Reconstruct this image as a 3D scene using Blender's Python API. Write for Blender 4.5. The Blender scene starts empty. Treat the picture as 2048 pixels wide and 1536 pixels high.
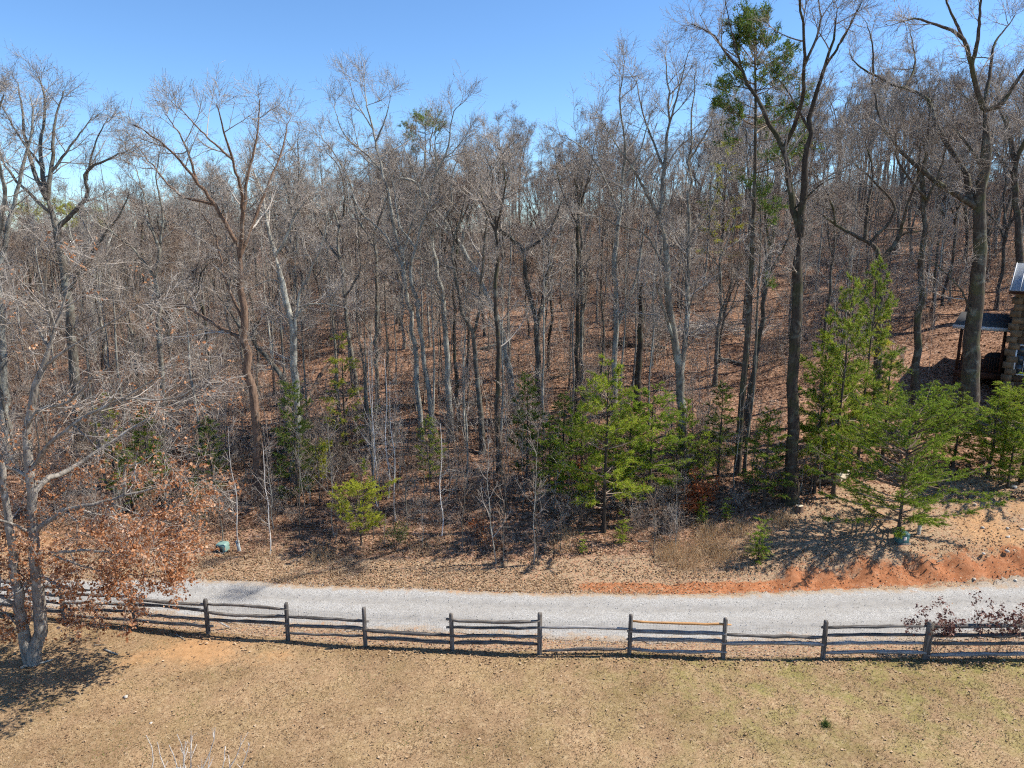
import bpy, math
import numpy as np
from mathutils import Vector
from math import radians as rad

# ------------------------------------------------------------------ camera, sky, sun, exposure
scene = bpy.context.scene
CH, PITCH, FPX = 14.0, rad(12.2), 1420.0            # eye height, downward tilt, focal length in photo pixels
cam_d = bpy.data.cameras.new('camera')
cam_d.sensor_width = 36.0
cam_d.lens = 36.0 * FPX / 2048.0
cam_d.clip_start, cam_d.clip_end = 0.5, 6000.0
cam = bpy.data.objects.new('camera', cam_d)
scene.collection.objects.link(cam)
cam.location = (0, 0, CH)
cam.rotation_euler = (rad(90) - PITCH, 0, 0)
scene.camera = cam

SUN_AZ, SUN_EL = rad(7), rad(48)                     # azimuth from +x towards +y (behind the wood)
world = bpy.data.worlds.new('World')
scene.world = world
world.use_nodes = True
wt = world.node_tree
wt.nodes.clear()
sky = wt.nodes.new('ShaderNodeTexSky')
sky.sky_type = 'NISHITA'
sky.sun_disc = False
sky.sun_elevation = SUN_EL
sky.sun_rotation = rad(90) - SUN_AZ
sky.altitude = 1200
sky.air_density = 1.0
sky.dust_density = 0.15
sky.ozone_density = 3.5
bg = wt.nodes.new('ShaderNodeBackground')
bg.inputs['Strength'].default_value = 0.097
wo = wt.nodes.new('ShaderNodeOutputWorld')
tint = wt.nodes.new('ShaderNodeMix')                 # camera white balance of the blue
tint.data_type, tint.blend_type = 'RGBA', 'MULTIPLY'
tint.inputs[0].default_value = 1.0
tint.inputs[7].default_value = (0.82, 1.03, 1.2, 1.0)
wt.links.new(sky.outputs[0], tint.inputs[6])
wt.links.new(tint.outputs[2], bg.inputs[0])
wt.links.new(bg.outputs[0], wo.inputs[0])

sun_d = bpy.data.lights.new('sun', 'SUN')
sun_d.energy = 5.0
sun_d.angle = rad(0.5)
sun_d.color = (1.0, 0.94, 0.84)
sun = bpy.data.objects.new('sun', sun_d)
scene.collection.objects.link(sun)
SUN_DIR = Vector((math.cos(SUN_EL) * math.cos(SUN_AZ), math.cos(SUN_EL) * math.sin(SUN_AZ), math.sin(SUN_EL)))
sun.rotation_euler = SUN_DIR.to_track_quat('Z', 'Y').to_euler()
sun.location = (40, 10, 40)

vs = scene.view_settings
vs.view_transform = 'Standard'
vs.look = 'None'
vs.exposure = 0.8
vs.gamma = 1.0
vs.use_curve_mapping = False
scene.cycles.max_bounces = 3
scene.cycles.diffuse_bounces = 2
scene.cycles.glossy_bounces = 2
scene.cycles.transmission_bounces = 3
scene.cycles.transparent_max_bounces = 6
scene.cycles.caustics_reflective = False
scene.cycles.caustics_refractive = False
scene.cycles.use_denoising = False
scene.cycles.use_adaptive_sampling = True
scene.cycles.adaptive_threshold = 0.035
scene.cycles.adaptive_min_samples = 20
scene.cycles.filter_width = 1.2
COL = scene.collection
RNG = np.random.default_rng(11)

# ------------------------------------------------------------------ picking points of the place
CP, SP = math.cos(PITCH), math.sin(PITCH)


def ray(u, v):
    dx, dy = (u - 1024.0) / FPX, -(v - 768.0) / FPX
    return np.array([dx, CP + dy * SP, -SP + dy * CP])


def at(u, v, y):
    d = ray(u, v)
    return np.array([0, 0, CH]) + d * (y / d[1])


GX = np.array([-900, -150, -60, -30, -12, 0, 8, 15, 25, 45, 100, 900.0])
GY = np.array([-60, 26.2, 27.5, 28.5, 31, 36, 45, 60, 80, 100, 130, 170, 250, 400, 700, 1600.0])
GZ = np.array([
    [0, 0, 0, 0, 0, 0, 0, 0, 0, -1, -3, -4, 0, 5, 9, 9],
    [0, 0, 0, 0, 0, 0, 0, 0, 0, -1, -3, -4, 0, 6, 10, 9],
    [0, 0, .05, .15, .3, .5, 1, 2, 3, 3, 2, 1, 2, 8, 11, 9],
    [0, 0, .05, .15, .4, .8, 2, 4.2, 6.5, 7.5, 7, 5, 4, 8, 11, 9],
    [0, 0, .06, .2, .55, 1.2, 2.8, 6, 9.5, 11, 11, 8, 6, 8, 11, 9],
    [0, 0, .08, .25, .65, 1.4, 3.3, 7, 11, 13, 13.5, 11, 8, 9, 11, 9],
    [0, 0, .22, .45, .95, 1.8, 3.8, 7.6, 11.5, 13.8, 14.8, 13, 9, 9, 11, 9],
    [0, 0, .75, 1.05, 1.6, 2.5, 4.3, 8.2, 12.3, 14.8, 16, 14, 10, 10, 11, 9],
    [0, 0, .95, 1.3, 2.1, 3.3, 5.4, 9, 13.3, 16, 18, 17, 12, 12, 12, 9],
    [0, 0, 1.1, 1.7, 3.0, 4.6, 7, 11, 15.5, 18, 20, 19, 14, 12, 12, 9],
    [0, 0, 1.2, 2, 3.6, 5.5, 8.5, 13, 18, 21, 23, 22, 16, 14, 12, 9],
    [0, 0, 1.2, 2, 3.6, 5.5, 8.5, 13, 18, 21, 23, 22, 16, 14, 12, 9],
], dtype=float)


def hgt(x, y):
    x = np.asarray(x, float)
    y = np.asarray(y, float)
    i = np.clip(np.searchsorted(GX, x) - 1, 0, len(GX) - 2)
    j = np.clip(np.searchsorted(GY, y) - 1, 0, len(GY) - 2)
    a = np.clip((x - GX[i]) / (GX[i + 1] - GX[i]), 0, 1)
    b = np.clip((y - GY[j]) / (GY[j + 1] - GY[j]), 0, 1)
    z = (GZ[i, j] * (1 - a) + GZ[i + 1, j] * a) * (1 - b) + (GZ[i, j + 1] * (1 - a) + GZ[i + 1, j + 1] * a) * b
    w = np.clip((y - 27) / 6, 0, 1)
    z = z + w * (.10 * np.sin(x * 1.3 + y * .6) * np.sin(y * 1.1 - x * .35) + .25 * np.sin(x * .31 + 1.2) * np.sin(y * .27 + x * .12))
    lw = np.clip((26 - y) / 3, 0, 1)
    z = z + lw * .02 * np.sin(x * .9 + .4) * np.sin(y * .8)
    return z


def on_ground(u, v, smax=190.0):
    d = ray(u, v)
    s = np.linspace(8, smax, 4000)
    p = np.array([0, 0, CH])[None] + s[:, None] * d[None]
    below = p[:, 2] < hgt(p[:, 0], p[:, 1])
    k = int(np.argmax(below)) if below.any() else len(s) - 1
    q = p[k].copy()
    q[2] = float(hgt(q[0], q[1]))
    return q


# ------------------------------------------------------------------ mesh helpers
def make_mesh(name, V, faces, mats, smooth=False, midx=None, attrs=None):
    """faces: list of (M,k) index arrays; midx: list of material indices or arrays, one per face array."""
    me = bpy.data.meshes.new(name)
    V = np.ascontiguousarray(V, dtype=np.float32)
    me.vertices.add(len(V))
    me.vertices.foreach_set('co', V.ravel())
    faces = [np.asarray(f, dtype=np.int32) for f in faces if len(f)]
    nl = sum(f.size for f in faces)
    me.loops.add(nl)
    me.loops.foreach_set('vertex_index', np.concatenate([f.ravel() for f in faces]))
    counts = np.concatenate([np.full(len(f), f.shape[1], np.int32) for f in faces])
    starts = np.concatenate([[0], np.cumsum(counts)[:-1]]).astype(np.int32)
    me.polygons.add(len(counts))
    me.polygons.foreach_set('loop_start', starts)
    if smooth:
        me.polygons.foreach_set('use_smooth', np.ones(len(counts), bool))
    for m in (mats if isinstance(mats, (list, tuple)) else [mats]):
        me.materials.append(m)
    if midx is not None:
        mi = np.concatenate([np.broadcast_to(np.asarray(k, np.int32), (len(f),)) for k, f in zip(midx, faces)])
        me.polygons.foreach_set('material_index', np.ascontiguousarray(mi, dtype=np.int32))
    me.update(calc_edges=True)
    if attrs:
        for k, arr in attrs.items():
            at_ = me.attributes.new(k, 'FLOAT', 'POINT')
            at_.data.foreach_set('value', np.ascontiguousarray(arr, dtype=np.float32))
    return me


def link(name, data, parent=None, loc=(0, 0, 0), rz=0.0, scale=None):
    o = bpy.data.objects.new(name, data)
    COL.objects.link(o)
    if parent is not None:
        o.parent = parent
    o.location = loc
    if rz:
        o.rotation_euler = (0, 0, rz)
    if scale is not None:
        o.scale = scale if hasattr(scale, '__len__') else (scale, scale, scale)
    return o


def tag(o, label=None, cat=None, group=None, kind=None):
    if label:
        o['label'] = label
    if cat:
        o['category'] = cat
    if group:
        o['group'] = group
    if kind:
        o['kind'] = kind
    return o


def thing(name, label, cat, loc=(0, 0, 0), rz=0.0, group=None, scale=None):
    return tag(link(name, None, None, loc, rz, scale), label, cat, group)


class Geo:
    """Collects vertices and faces; build() turns them into one mesh."""

    def __init__(self):
        self.V, self.F, self.M, self.n = [], [], [], 0

    def add(self, V, faces, m=0):
        V = np.asarray(V, float).reshape(-1, 3)
        for f in (faces if isinstance(faces, list) else [faces]):
            f = np.asarray(f, dtype=np.int64)
            if len(f):
                self.F.append(f + self.n)
                self.M.append(m)
        self.V.append(V)
        self.n += len(V)

    def box(self, a, b, m=0):
        x0, y0, z0 = a
        x1, y1, z1 = b
        V = [(x0, y0, z0), (x1, y0, z0), (x1, y1, z0), (x0, y1, z0), (x0, y0, z1), (x1, y0, z1), (x1, y1, z1), (x0, y1, z1)]
        self.add(V, np.array([(0, 3, 2, 1), (4, 5, 6, 7), (0, 1, 5, 4), (1, 2, 6, 5), (2, 3, 7, 6), (3, 0, 4, 7)]), m)

    def mesh(self, name, mats, smooth=False):
        return make_mesh(name, np.concatenate(self.V), self.F, mats, smooth, self.M)


def nrm(a):
    return a / np.maximum(np.linalg.norm(a, axis=-1, keepdims=True), 1e-9)


def tubes(P, R, k):
    """P (N,S,3) centre lines, R (N,S) radii -> vertices, quads."""
    N, S, _ = P.shape
    T = np.empty_like(P)
    T[:, 1:-1] = P[:, 2:] - P[:, :-2]
    T[:, 0] = P[:, 1] - P[:, 0]
    T[:, -1] = P[:, -1] - P[:, -2]
    T = nrm(T)
    mean = nrm(P[:, -1] - P[:, 0])
    ref = np.where((np.abs(mean[:, 2:3]) > .7), np.array([[1.0, 0.13, 0]]), np.array([[0.05, 0.1, 1.0]]))
    U = nrm(np.cross(T, np.broadcast_to(ref[:, None, :], T.shape)))
    W = np.cross(T, U)
    a = np.arange(k) * 2 * np.pi / k
    V = P[:, :, None, :] + R[:, :, None, None] * (np.cos(a)[None, None, :, None] * U[:, :, None, :] + np.sin(a)[None, None, :, None] * W[:, :, None, :])
    base = (np.arange(N) * S * k)[:, None, None] + (np.arange(S - 1) * k)[None, :, None]
    i0 = base + np.arange(k)[None, None, :]
    i1 = base + ((np.arange(k) + 1) % k)[None, None, :]
    Q = np.stack([i0, i1, i1 + k, i0 + k], -1).reshape(-1, 4)
    return V.reshape(-1, 3), Q


def resample(pts, S):
    """Catmull-Rom through pts, resampled to S points evenly in length."""
    p = np.asarray(pts, float)
    e = np.vstack([2 * p[0] - p[1], p, 2 * p[-1] - p[-2]])
    out = []
    for i in range(1, len(e) - 2):
        t = np.linspace(0, 1, 10, endpoint=False)[:, None]
        a, b, c, d = e[i - 1], e[i], e[i + 1], e[i + 2]
        out.append(.5 * (2 * b + (c - a) * t + (2 * a - 5 * b + 4 * c - d) * t ** 2 + (3 * b - a - 3 * c + d) * t ** 3))
    out.append(p[-1:])
    q = np.vstack(out)
    L = np.concatenate([[0], np.cumsum(np.linalg.norm(np.diff(q, axis=0), axis=1))])
    tt = np.linspace(0, L[-1], S)
    return np.stack([np.interp(tt, L, q[:, k]) for k in range(3)], 1)


def grow(P, R, counts, t0, t1, amin, amax, lmin, lmax, S, wander, lift, rfac, rmax, rend, rng, shrink=.5):
    """Side branches of the branches P,R: counts per parent, at t0..t1 of their length."""
    N, SP_, _ = P.shape
    idx = np.repeat(np.arange(N), counts)
    n = len(idx)
    t = t0 + (t1 - t0) * rng.random(n)
    f = t * (SP_ - 1)
    i = np.minimum(f.astype(int), SP_ - 2)
    w = (f - i)[:, None]
    A, B = P[idx, i], P[idx, i + 1]
    start = A * (1 - w) + B * w
    T = nrm(B - A)
    r0 = R[idx, i] * (1 - w[:, 0]) + R[idx, i + 1] * w[:, 0]
    q = rng.normal(size=(n, 3))
    q = nrm(q - (q * T).sum(1, keepdims=True) * T)
    a = amin + (amax - amin) * rng.random(n)
    d = nrm(T * np.cos(a)[:, None] + q * np.sin(a)[:, None])
    L = (lmin + (lmax - lmin) * rng.random(n)) * (1 - shrink * t)
    pts = [start]
    up = np.array([0, 0, 1.0])
    for s in range(S):
        d = nrm(d + wander * rng.normal(size=(n, 3)) + lift * up)
        pts.append(pts[-1] + d * (L / S)[:, None])
    Pn = np.stack(pts, 1)
    rb = np.minimum(np.minimum(r0 * rfac, L * .016), rmax)
    Rn = rb[:, None] * np.linspace(1, rend, S + 1)[None]
    return Pn, np.maximum(Rn, .0022), L


def gn_scatter(name, sets, pts, rot, sc, idx, label, cat):
    """One object that draws many copies of a few meshes (only for masses nobody could count)."""
    n = len(pts)
    me = bpy.data.meshes.new(name)
    me.vertices.add(n)
    me.vertices.foreach_set('co', np.ascontiguousarray(pts, dtype=np.float32).ravel())
    for k, typ, arr in (('turn', 'FLOAT', rot), ('size', 'FLOAT', sc), ('which', 'INT', idx)):
        a = me.attributes.new(k, typ, 'POINT')
        a.data.foreach_set('value', np.ascontiguousarray(arr, dtype=np.float32 if typ == 'FLOAT' else np.int32))
    me.update()
    o = link(name, me)
    ng = bpy.data.node_groups.new(name + '_nodes', 'GeometryNodeTree')
    ng.interface.new_socket('Geometry', in_out='INPUT', socket_type='NodeSocketGeometry')
    ng.interface.new_socket('Geometry', in_out='OUTPUT', socket_type='NodeSocketGeometry')
    gi, go = ng.nodes.new('NodeGroupInput'), ng.nodes.new('NodeGroupOutput')
    join = ng.nodes.new('GeometryNodeJoinGeometry')

    def named(k, typ):
        nd = ng.nodes.new('GeometryNodeInputNamedAttribute')
        nd.data_type = typ
        nd.inputs['Name'].default_value = k
        return next(s for s in nd.outputs if s.enabled and s.name == 'Attribute')
    cx = ng.nodes.new('ShaderNodeCombineXYZ')
    ng.links.new(named('turn', 'FLOAT'), cx.inputs[2])
    for si, meshes in enumerate(sets):
        c = bpy.data.collections.new(f'{name}_set_{si}')
        for mi, m in enumerate(meshes):
            c.objects.link(bpy.data.objects.new(f'{name}_source_{si}_{mi:02d}', m))
        ci = ng.nodes.new('GeometryNodeCollectionInfo')
        ci.inputs['Collection'].default_value = c
        ci.inputs['Separate Children'].default_value = True
        ci.inputs['Reset Children'].default_value = True
        ip = ng.nodes.new('GeometryNodeInstanceOnPoints')
        ng.links.new(gi.outputs[0], ip.inputs['Points'])
        ng.links.new(ci.outputs[0], ip.inputs['Instance'])
        ip.inputs['Pick Instance'].default_value = True
        ng.links.new(named('which', 'INT'), ip.inputs['Instance Index'])
        ng.links.new(cx.outputs[0], ip.inputs['Rotation'])
        ng.links.new(named('size', 'FLOAT'), ip.inputs['Scale'])
        ng.links.new(ip.outputs[0], join.inputs[0])
    ng.links.new(join.outputs[0], go.inputs[0])
    md = o.modifiers.new('scatter', 'NODES')
    md.node_group = ng
    return tag(o, label, cat, kind='stuff')

# ------------------------------------------------------------------ materials
class NT:
    def __init__(self, name):
        self.m = bpy.data.materials.new(name)
        self.m.use_nodes = True
        self.t = self.m.node_tree
        self.t.nodes.clear()
        self.out = self.t.nodes.new('ShaderNodeOutputMaterial')
        self._co = {}

    def n(self, typ, **kw):
        nd = self.t.nodes.new(typ)
        for k, v in kw.items():
            setattr(nd, k, v)
        return nd

    def put(self, nd, sock, val):
        if isinstance(val, bpy.types.NodeSocket):
            self.t.links.new(val, nd.inputs[sock])
        else:
            s = nd.inputs[sock]
            if hasattr(s.default_value, '__len__') and len(s.default_value) == 4 and len(val) == 3:
                val = (*val, 1.0)
            s.default_value = val

    def coord(self, kind='Object'):
        if 'tc' not in self._co:
            self._co['tc'] = self.n('ShaderNodeTexCoord')
        return self._co['tc'].outputs[kind]

    def pos(self):
        if 'geo' not in self._co:
            self._co['geo'] = self.n('ShaderNodeNewGeometry')
        return self._co['geo'].outputs['Position']

    def island(self):
        self.pos()
        return self._co['geo'].outputs['Random Per Island']

    def objrand(self):
        if 'oi' not in self._co:
            self._co['oi'] = self.n('ShaderNodeObjectInfo')
        return self._co['oi'].outputs['Random']

    def attr(self, name):
        return self.n('ShaderNodeAttribute', attribute_name=name).outputs['Fac']

    def scaled(self, vec, s):
        nd = self.n('ShaderNodeMapping')
        self.put(nd, 'Vector', vec)
        nd.inputs['Scale'].default_value = s
        return nd.outputs[0]

    def noise(self, vec, scale, detail=4, rough=.55, dist=0.0):
        nd = self.n('ShaderNodeTexNoise')
        self.put(nd, 'Vector', vec)
        nd.inputs['Scale'].default_value = scale
        nd.inputs['Detail'].default_value = detail
        nd.inputs['Roughness'].default_value = rough
        nd.inputs['Distortion'].default_value = dist
        return nd.outputs['Fac']

    def voro(self, vec, scale, out='Color', feature='F1'):
        nd = self.n('ShaderNodeTexVoronoi', feature=feature)
        self.put(nd, 'Vector', vec)
        nd.inputs['Scale'].default_value = scale
        return nd.outputs[out]

    def ramp(self, fac, stops, interp='LINEAR'):
        nd = self.n('ShaderNodeValToRGB')
        nd.color_ramp.interpolation = interp
        e = nd.color_ramp.elements
        while len(e) < len(stops):
            e.new(.5)
        for k, (p, c) in enumerate(stops):
            e[k].position = p
            e[k].color = (*c, 1) if len(c) == 3 else c
        self.put(nd, 'Fac', fac)
        return nd.outputs['Color']

    def math(self, op, a, b=0.0, clamp=False):
        nd = self.n('ShaderNodeMath', operation=op, use_clamp=clamp)
        self.put(nd, 0, a)
        self.put(nd, 1, b)
        return nd.outputs[0]

    def step(self, fac, lo, hi):
        nd = self.n('ShaderNodeMapRange')
        nd.interpolation_type = 'SMOOTHSTEP'
        self.put(nd, 'Value', fac)
        nd.inputs['From Min'].default_value = lo
        nd.inputs['From Max'].default_value = hi
        return nd.outputs[0]

    def mix(self, fac, a, b, blend='MIX'):
        nd = self.n('ShaderNodeMix', data_type='RGBA', blend_type=blend)
        self.put(nd, 0, fac)
        self.put(nd, 6, a)
        self.put(nd, 7, b)
        return nd.outputs[2]

    def sep(self, c):
        nd = self.n('ShaderNodeSeparateColor')
        self.put(nd, 0, c)
        return nd.outputs[0]

    def bump(self, h, strength=.5, dist=.02):
        nd = self.n('ShaderNodeBump')
        nd.inputs['Strength'].default_value = strength
        nd.inputs['Distance'].default_value = dist
        self.put(nd, 'Height', h)
        return nd.outputs[0]

    def finish(self, color, rough=.85, bump=None, metal=0.0, spec=.25, translucent=0.0):
        b = self.n('ShaderNodeBsdfPrincipled')
        self.put(b, 'Base Color', color)
        self.put(b, 'Roughness', rough)
        self.put(b, 'Metallic', metal)
        self.put(b, 'Specular IOR Level', spec)
        if bump is not None:
            self.put(b, 'Normal', bump)
        sh = b.outputs[0]
        if translucent:
            tr = self.n('ShaderNodeBsdfTranslucent')
            self.put(tr, 'Color', color)
            mx = self.n('ShaderNodeMixShader')
            mx.inputs[0].default_value = translucent
            self.t.links.new(sh, mx.inputs[1])
            self.t.links.new(tr.outputs[0], mx.inputs[2])
            sh = mx.outputs[0]
        self.t.links.new(sh, self.out.inputs[0])
        return self.m


def bark_mat(name, dark, mid, pale, lichen=.5, moss=0.0):
    q = NT(name)
    co = q.coord()
    grain = q.noise(q.scaled(co, (9, 9, 1.6)), 1.6, 5, .65)
    patch = q.noise(co, 1.9, 5, .7, .4)
    c = q.ramp(grain, [(.30, dark), (.52, mid), (.72, tuple(min(1, v * 1.35) for v in mid))])
    c = q.mix(q.math('MULTIPLY', q.step(patch, .60 - .22 * lichen, .70 - .1 * lichen), .75), c, pale)
    if moss:
        mp = q.noise(co, .8, 4, .6)
        c = q.mix(q.math('MULTIPLY', q.step(mp, .5, .62), moss), c, (.10, .115, .04))
    r = q.ramp(q.objrand(), [(0, (.62, .61, .60)), (.5, (.92, .92, .91)), (1, (1.2, 1.17, 1.13))])
    c = q.mix(1.0, c, r, 'MULTIPLY')
    return q.finish(c, .92, q.bump(grain, .7, .03), spec=.12)


M_BARK = bark_mat('bark_grey', (.05, .044, .037), (.145, .128, .106), (.30, .31, .27), .6)
M_BARK_PALE = bark_mat('bark_pale', (.08, .073, .063), (.235, .22, .19), (.44, .445, .40), .85)
M_BARK_BROWN = bark_mat('bark_brown', (.06, .038, .027), (.19, .125, .09), (.34, .26, .20), .2)
M_BARK_DARK = bark_mat('bark_dark', (.03, .025, .021), (.085, .068, .055), (.20, .20, .165), .4, .35)
M_BARK_OAK = bark_mat('bark_oak', (.075, .066, .057), (.225, .205, .18), (.38, .365, .335), .4)
M_BARK_WHITE = bark_mat('bark_white', (.34, .31, .28), (.66, .63, .59), (.85, .84, .82), .8)


def twig_mat(name, a, b, c):
    q = NT(name)
    r = q.ramp(q.island(), [(0, a), (.5, b), (1, c)])
    s = q.ramp(q.objrand(), [(0, (.74, .72, .70)), (1, (1.2, 1.18, 1.15))])
    return q.finish(q.mix(1.0, r, s, 'MULTIPLY'), .85, spec=.2)


M_TWIG = twig_mat('twigs', (.155, .125, .105), (.28, .24, .208), (.43, .39, .35))
M_TWIG_GREY = twig_mat('twigs_grey', (.19, .16, .135), (.33, .29, .252), (.50, .465, .425))
M_TWIG_PALE = twig_mat('twigs_pale', (.22, .185, .155), (.36, .315, .275), (.56, .52, .475))
M_TWIG_BROWN = twig_mat('twigs_brown', (.13, .09, .066), (.23, .168, .128), (.36, .285, .225))


def leaf_mat(name, stops, tr=.35, obj=None, rough=.6, patch=None):
    q = NT(name)
    c = q.ramp(q.island(), stops)
    if patch:
        c = q.mix(q.math('MULTIPLY', q.step(q.noise(q.coord(), 1.6, 4, .6), .50, .68), .6), c, patch)
        c = q.mix(q.math('MULTIPLY', q.step(q.island(), .93, .95), .8), c, (.26, .14, .06))
    if obj:
        c = q.mix(1.0, c, q.ramp(q.objrand(), obj), 'MULTIPLY')
    return q.finish(c, rough, spec=.2, translucent=tr)


GREENVAR = [(0, (.8, .85, .8)), (1, (1.2, 1.1, 1.0))]
M_NEEDLE_BRIGHT = leaf_mat('needles_bright', [(0, (.15, .235, .025)), (.5, (.275, .38, .04)), (.92, (.45, .53, .08)), (1, (.45, .53, .08))], .5, GREENVAR, .6, (.16, .25, .04))
M_NEEDLE_YELLOW = leaf_mat('needles_yellow', [(0, (.27, .31, .035)), (.5, (.44, .46, .06)), (.92, (.58, .57, .10)), (1, (.58, .57, .1))], .5, GREENVAR, .6, (.22, .24, .06))
M_NEEDLE_LIME = leaf_mat('needles_lime', [(0, (.32, .36, .03)), (.5, (.52, .54, .06)), (.95, (.66, .66, .11)), (1, (.66, .66, .11))], .5)
M_NEEDLE_MID = leaf_mat('needles_mid', [(0, (.11, .18, .025)), (.5, (.205, .29, .04)), (.92, (.34, .41, .07)), (1, (.34, .41, .07))], .45, GREENVAR, .6, (.13, .19, .035))
M_NEEDLE_DARK = leaf_mat('needles_dark', [(0, (.06, .105, .025)), (.5, (.115, .18, .035)), (.92, (.21, .275, .055)), (1, (.21, .275, .055))], .4, GREENVAR, .6, (.05, .08, .03))
M_LEAF_OAK = leaf_mat('oak_leaves', [(0, (.22, .085, .036)), (.4, (.45, .205, .095)), (.75, (.60, .32, .17)), (1, (.74, .50, .34))], .5)
M_LEAF_RUST = leaf_mat('rust_leaves', [(0, (.20, .05, .02)), (.5, (.46, .14, .05)), (1, (.62, .27, .12))], .5)
M_LEAF_PURPLE = leaf_mat('bramble_leaves', [(0, (.08, .035, .03)), (.5, (.18, .085, .07)), (1, (.32, .17, .13))], .25)
M_LITTER_PALE = leaf_mat('pale_litter_leaves', [(0, (.15, .086, .048)), (.35, (.275, .174, .098)), (.7, (.375, .255, .15)), (1, (.48, .355, .235))], .15)
M_LITTER = leaf_mat('litter_leaves', [(0, (.085, .036, .019)), (.35, (.22, .107, .058)), (.7, (.345, .20, .12)), (1, (.52, .37, .265))], .15)


def blade_mat(name, stops, green=None):
    q = NT(name)
    c = q.ramp(q.island(), stops)
    if green:
        big = q.noise(q.pos(), .55, 4, .6)
        g = q.math('MULTIPLY', q.step(big, .50, .64), q.step(q.island(), .60, .2))
        c = q.mix(g, c, green)
    return q.finish(c, .7, spec=.15, translucent=.25)


M_BLADE_LAWN = blade_mat('lawn_blades', [(0, (.11, .07, .038)), (.4, (.235, .156, .088)), (.75, (.345, .243, .142)), (1, (.52, .41, .265))], (.17, .19, .055))
M_BLADE_DRY = blade_mat('dry_blades', [(0, (.28, .175, .09)), (.5, (.48, .33, .19)), (1, (.66, .51, .33))])
M_BLADE_GREEN = blade_mat('green_blades', [(0, (.05, .085, .02)), (.6, (.11, .15, .035)), (1, (.20, .22, .06))])


def ground_mat():
    q = NT('ground_soil')
    p = q.pos()
    n1 = q.noise(p, .7, 5, .6)
    n2 = q.noise(p, 4.0, 5, .6)
    n3 = q.noise(p, 13.0, 5, .75)
    cell = q.sep(q.voro(p, 9.0))
    cell2 = q.sep(q.voro(p, 15.0))
    # fallen leaves on the forest floor
    litter = q.ramp(cell, [(0, (.06, .032, .02)), (.3, (.15, .082, .051)), (.65, (.245, .142, .092)), (1, (.38, .255, .18))])
    litter = q.mix(q.math('MULTIPLY', q.step(n2, .45, .62), .5), litter, (.13, .062, .036))
    litter = q.mix(q.math('MULTIPLY', q.step(cell2, .72, .9), .7), litter, (.42, .235, .14))
    # dormant lawn
    n4 = q.noise(p, 24.0, 4, .7)
    lawn = q.ramp(n4, [(.25, (.115, .074, .042)), (.42, (.24, .158, .092)), (.56, (.335, .232, .142)), (.75, (.50, .385, .255))])
    lawn = q.mix(q.math('MULTIPLY', q.math('MULTIPLY', q.step(q.noise(p, .45, 6, .7), .42, .66), q.attr('green')), .8), lawn, q.ramp(n4, [(.3, (.15, .125, .05)), (.7, (.36, .30, .145))]))
    lawn = q.mix(q.math('MULTIPLY', q.step(q.noise(p, 1.7, 6, .7), .46, .66), .45), lawn, (.235, .15, .095))
    gm = q.math('MULTIPLY', q.attr('green'), q.step(q.noise(p, .8, 6, .72), .42, .64))
    lawn = q.mix(gm, lawn, q.ramp(n3, [(.3, (.125, .115, .038)), (.7, (.31, .27, .11))]))
    lawn = q.mix(q.math('MULTIPLY', q.step(cell2, .7, 1.0), .3), lawn, (.14, .092, .052))
    lawn = q.mix(q.math('MULTIPLY', q.step(cell, .75, 1.0), .3), lawn, (.46, .36, .235))
    lawn = q.mix(1.0, lawn, q.ramp(q.noise(p, .33, 6, .68), [(.32, (.72, .67, .60)), (.5, (.96, .93, .87)), (.68, (1.12, 1.09, 1.02))]), 'MULTIPLY')
    # verge: dead grass and leaves
    verge = q.mix(q.step(cell2, .55, .85), q.ramp(n3, [(.3, (.215, .143, .086)), (.55, (.355, .25, .158)), (.75, (.49, .375, .25))]), litter)
    # red clay
    clay = q.ramp(q.noise(p, 3.2, 6, .65), [(.25, (.20, .075, .034)), (.5, (.325, .132, .06)), (.75, (.43, .21, .112))])
    sandy = q.ramp(n2, [(.3, (.33, .17, .072)), (.7, (.49, .285, .138))])
    edge = q.math('MULTIPLY', q.math('SUBTRACT', q.math('ADD', q.math('MULTIPLY', n1, .55), q.math('MULTIPLY', n2, .45)), .5), 1.5)

    def mask(name, lo=.38, hi=.62):
        return q.step(q.math('ADD', q.attr(name), edge), lo, hi)
    c = q.mix(mask('verge'), litter, verge)
    c = q.mix(mask('lawn', .3, .7), c, lawn)
    c = q.mix(q.math('MULTIPLY', mask('sandy', .35, .95), .8), c, sandy)
    c = q.mix(mask('clay', .4, .6), c, clay)
    h = q.math('ADD', q.math('MULTIPLY', n3, .5), q.math('MULTIPLY', cell2, .5))
    return q.finish(c, .95, q.bump(h, .8, .035), spec=.08)


M_GROUND = ground_mat()


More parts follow.
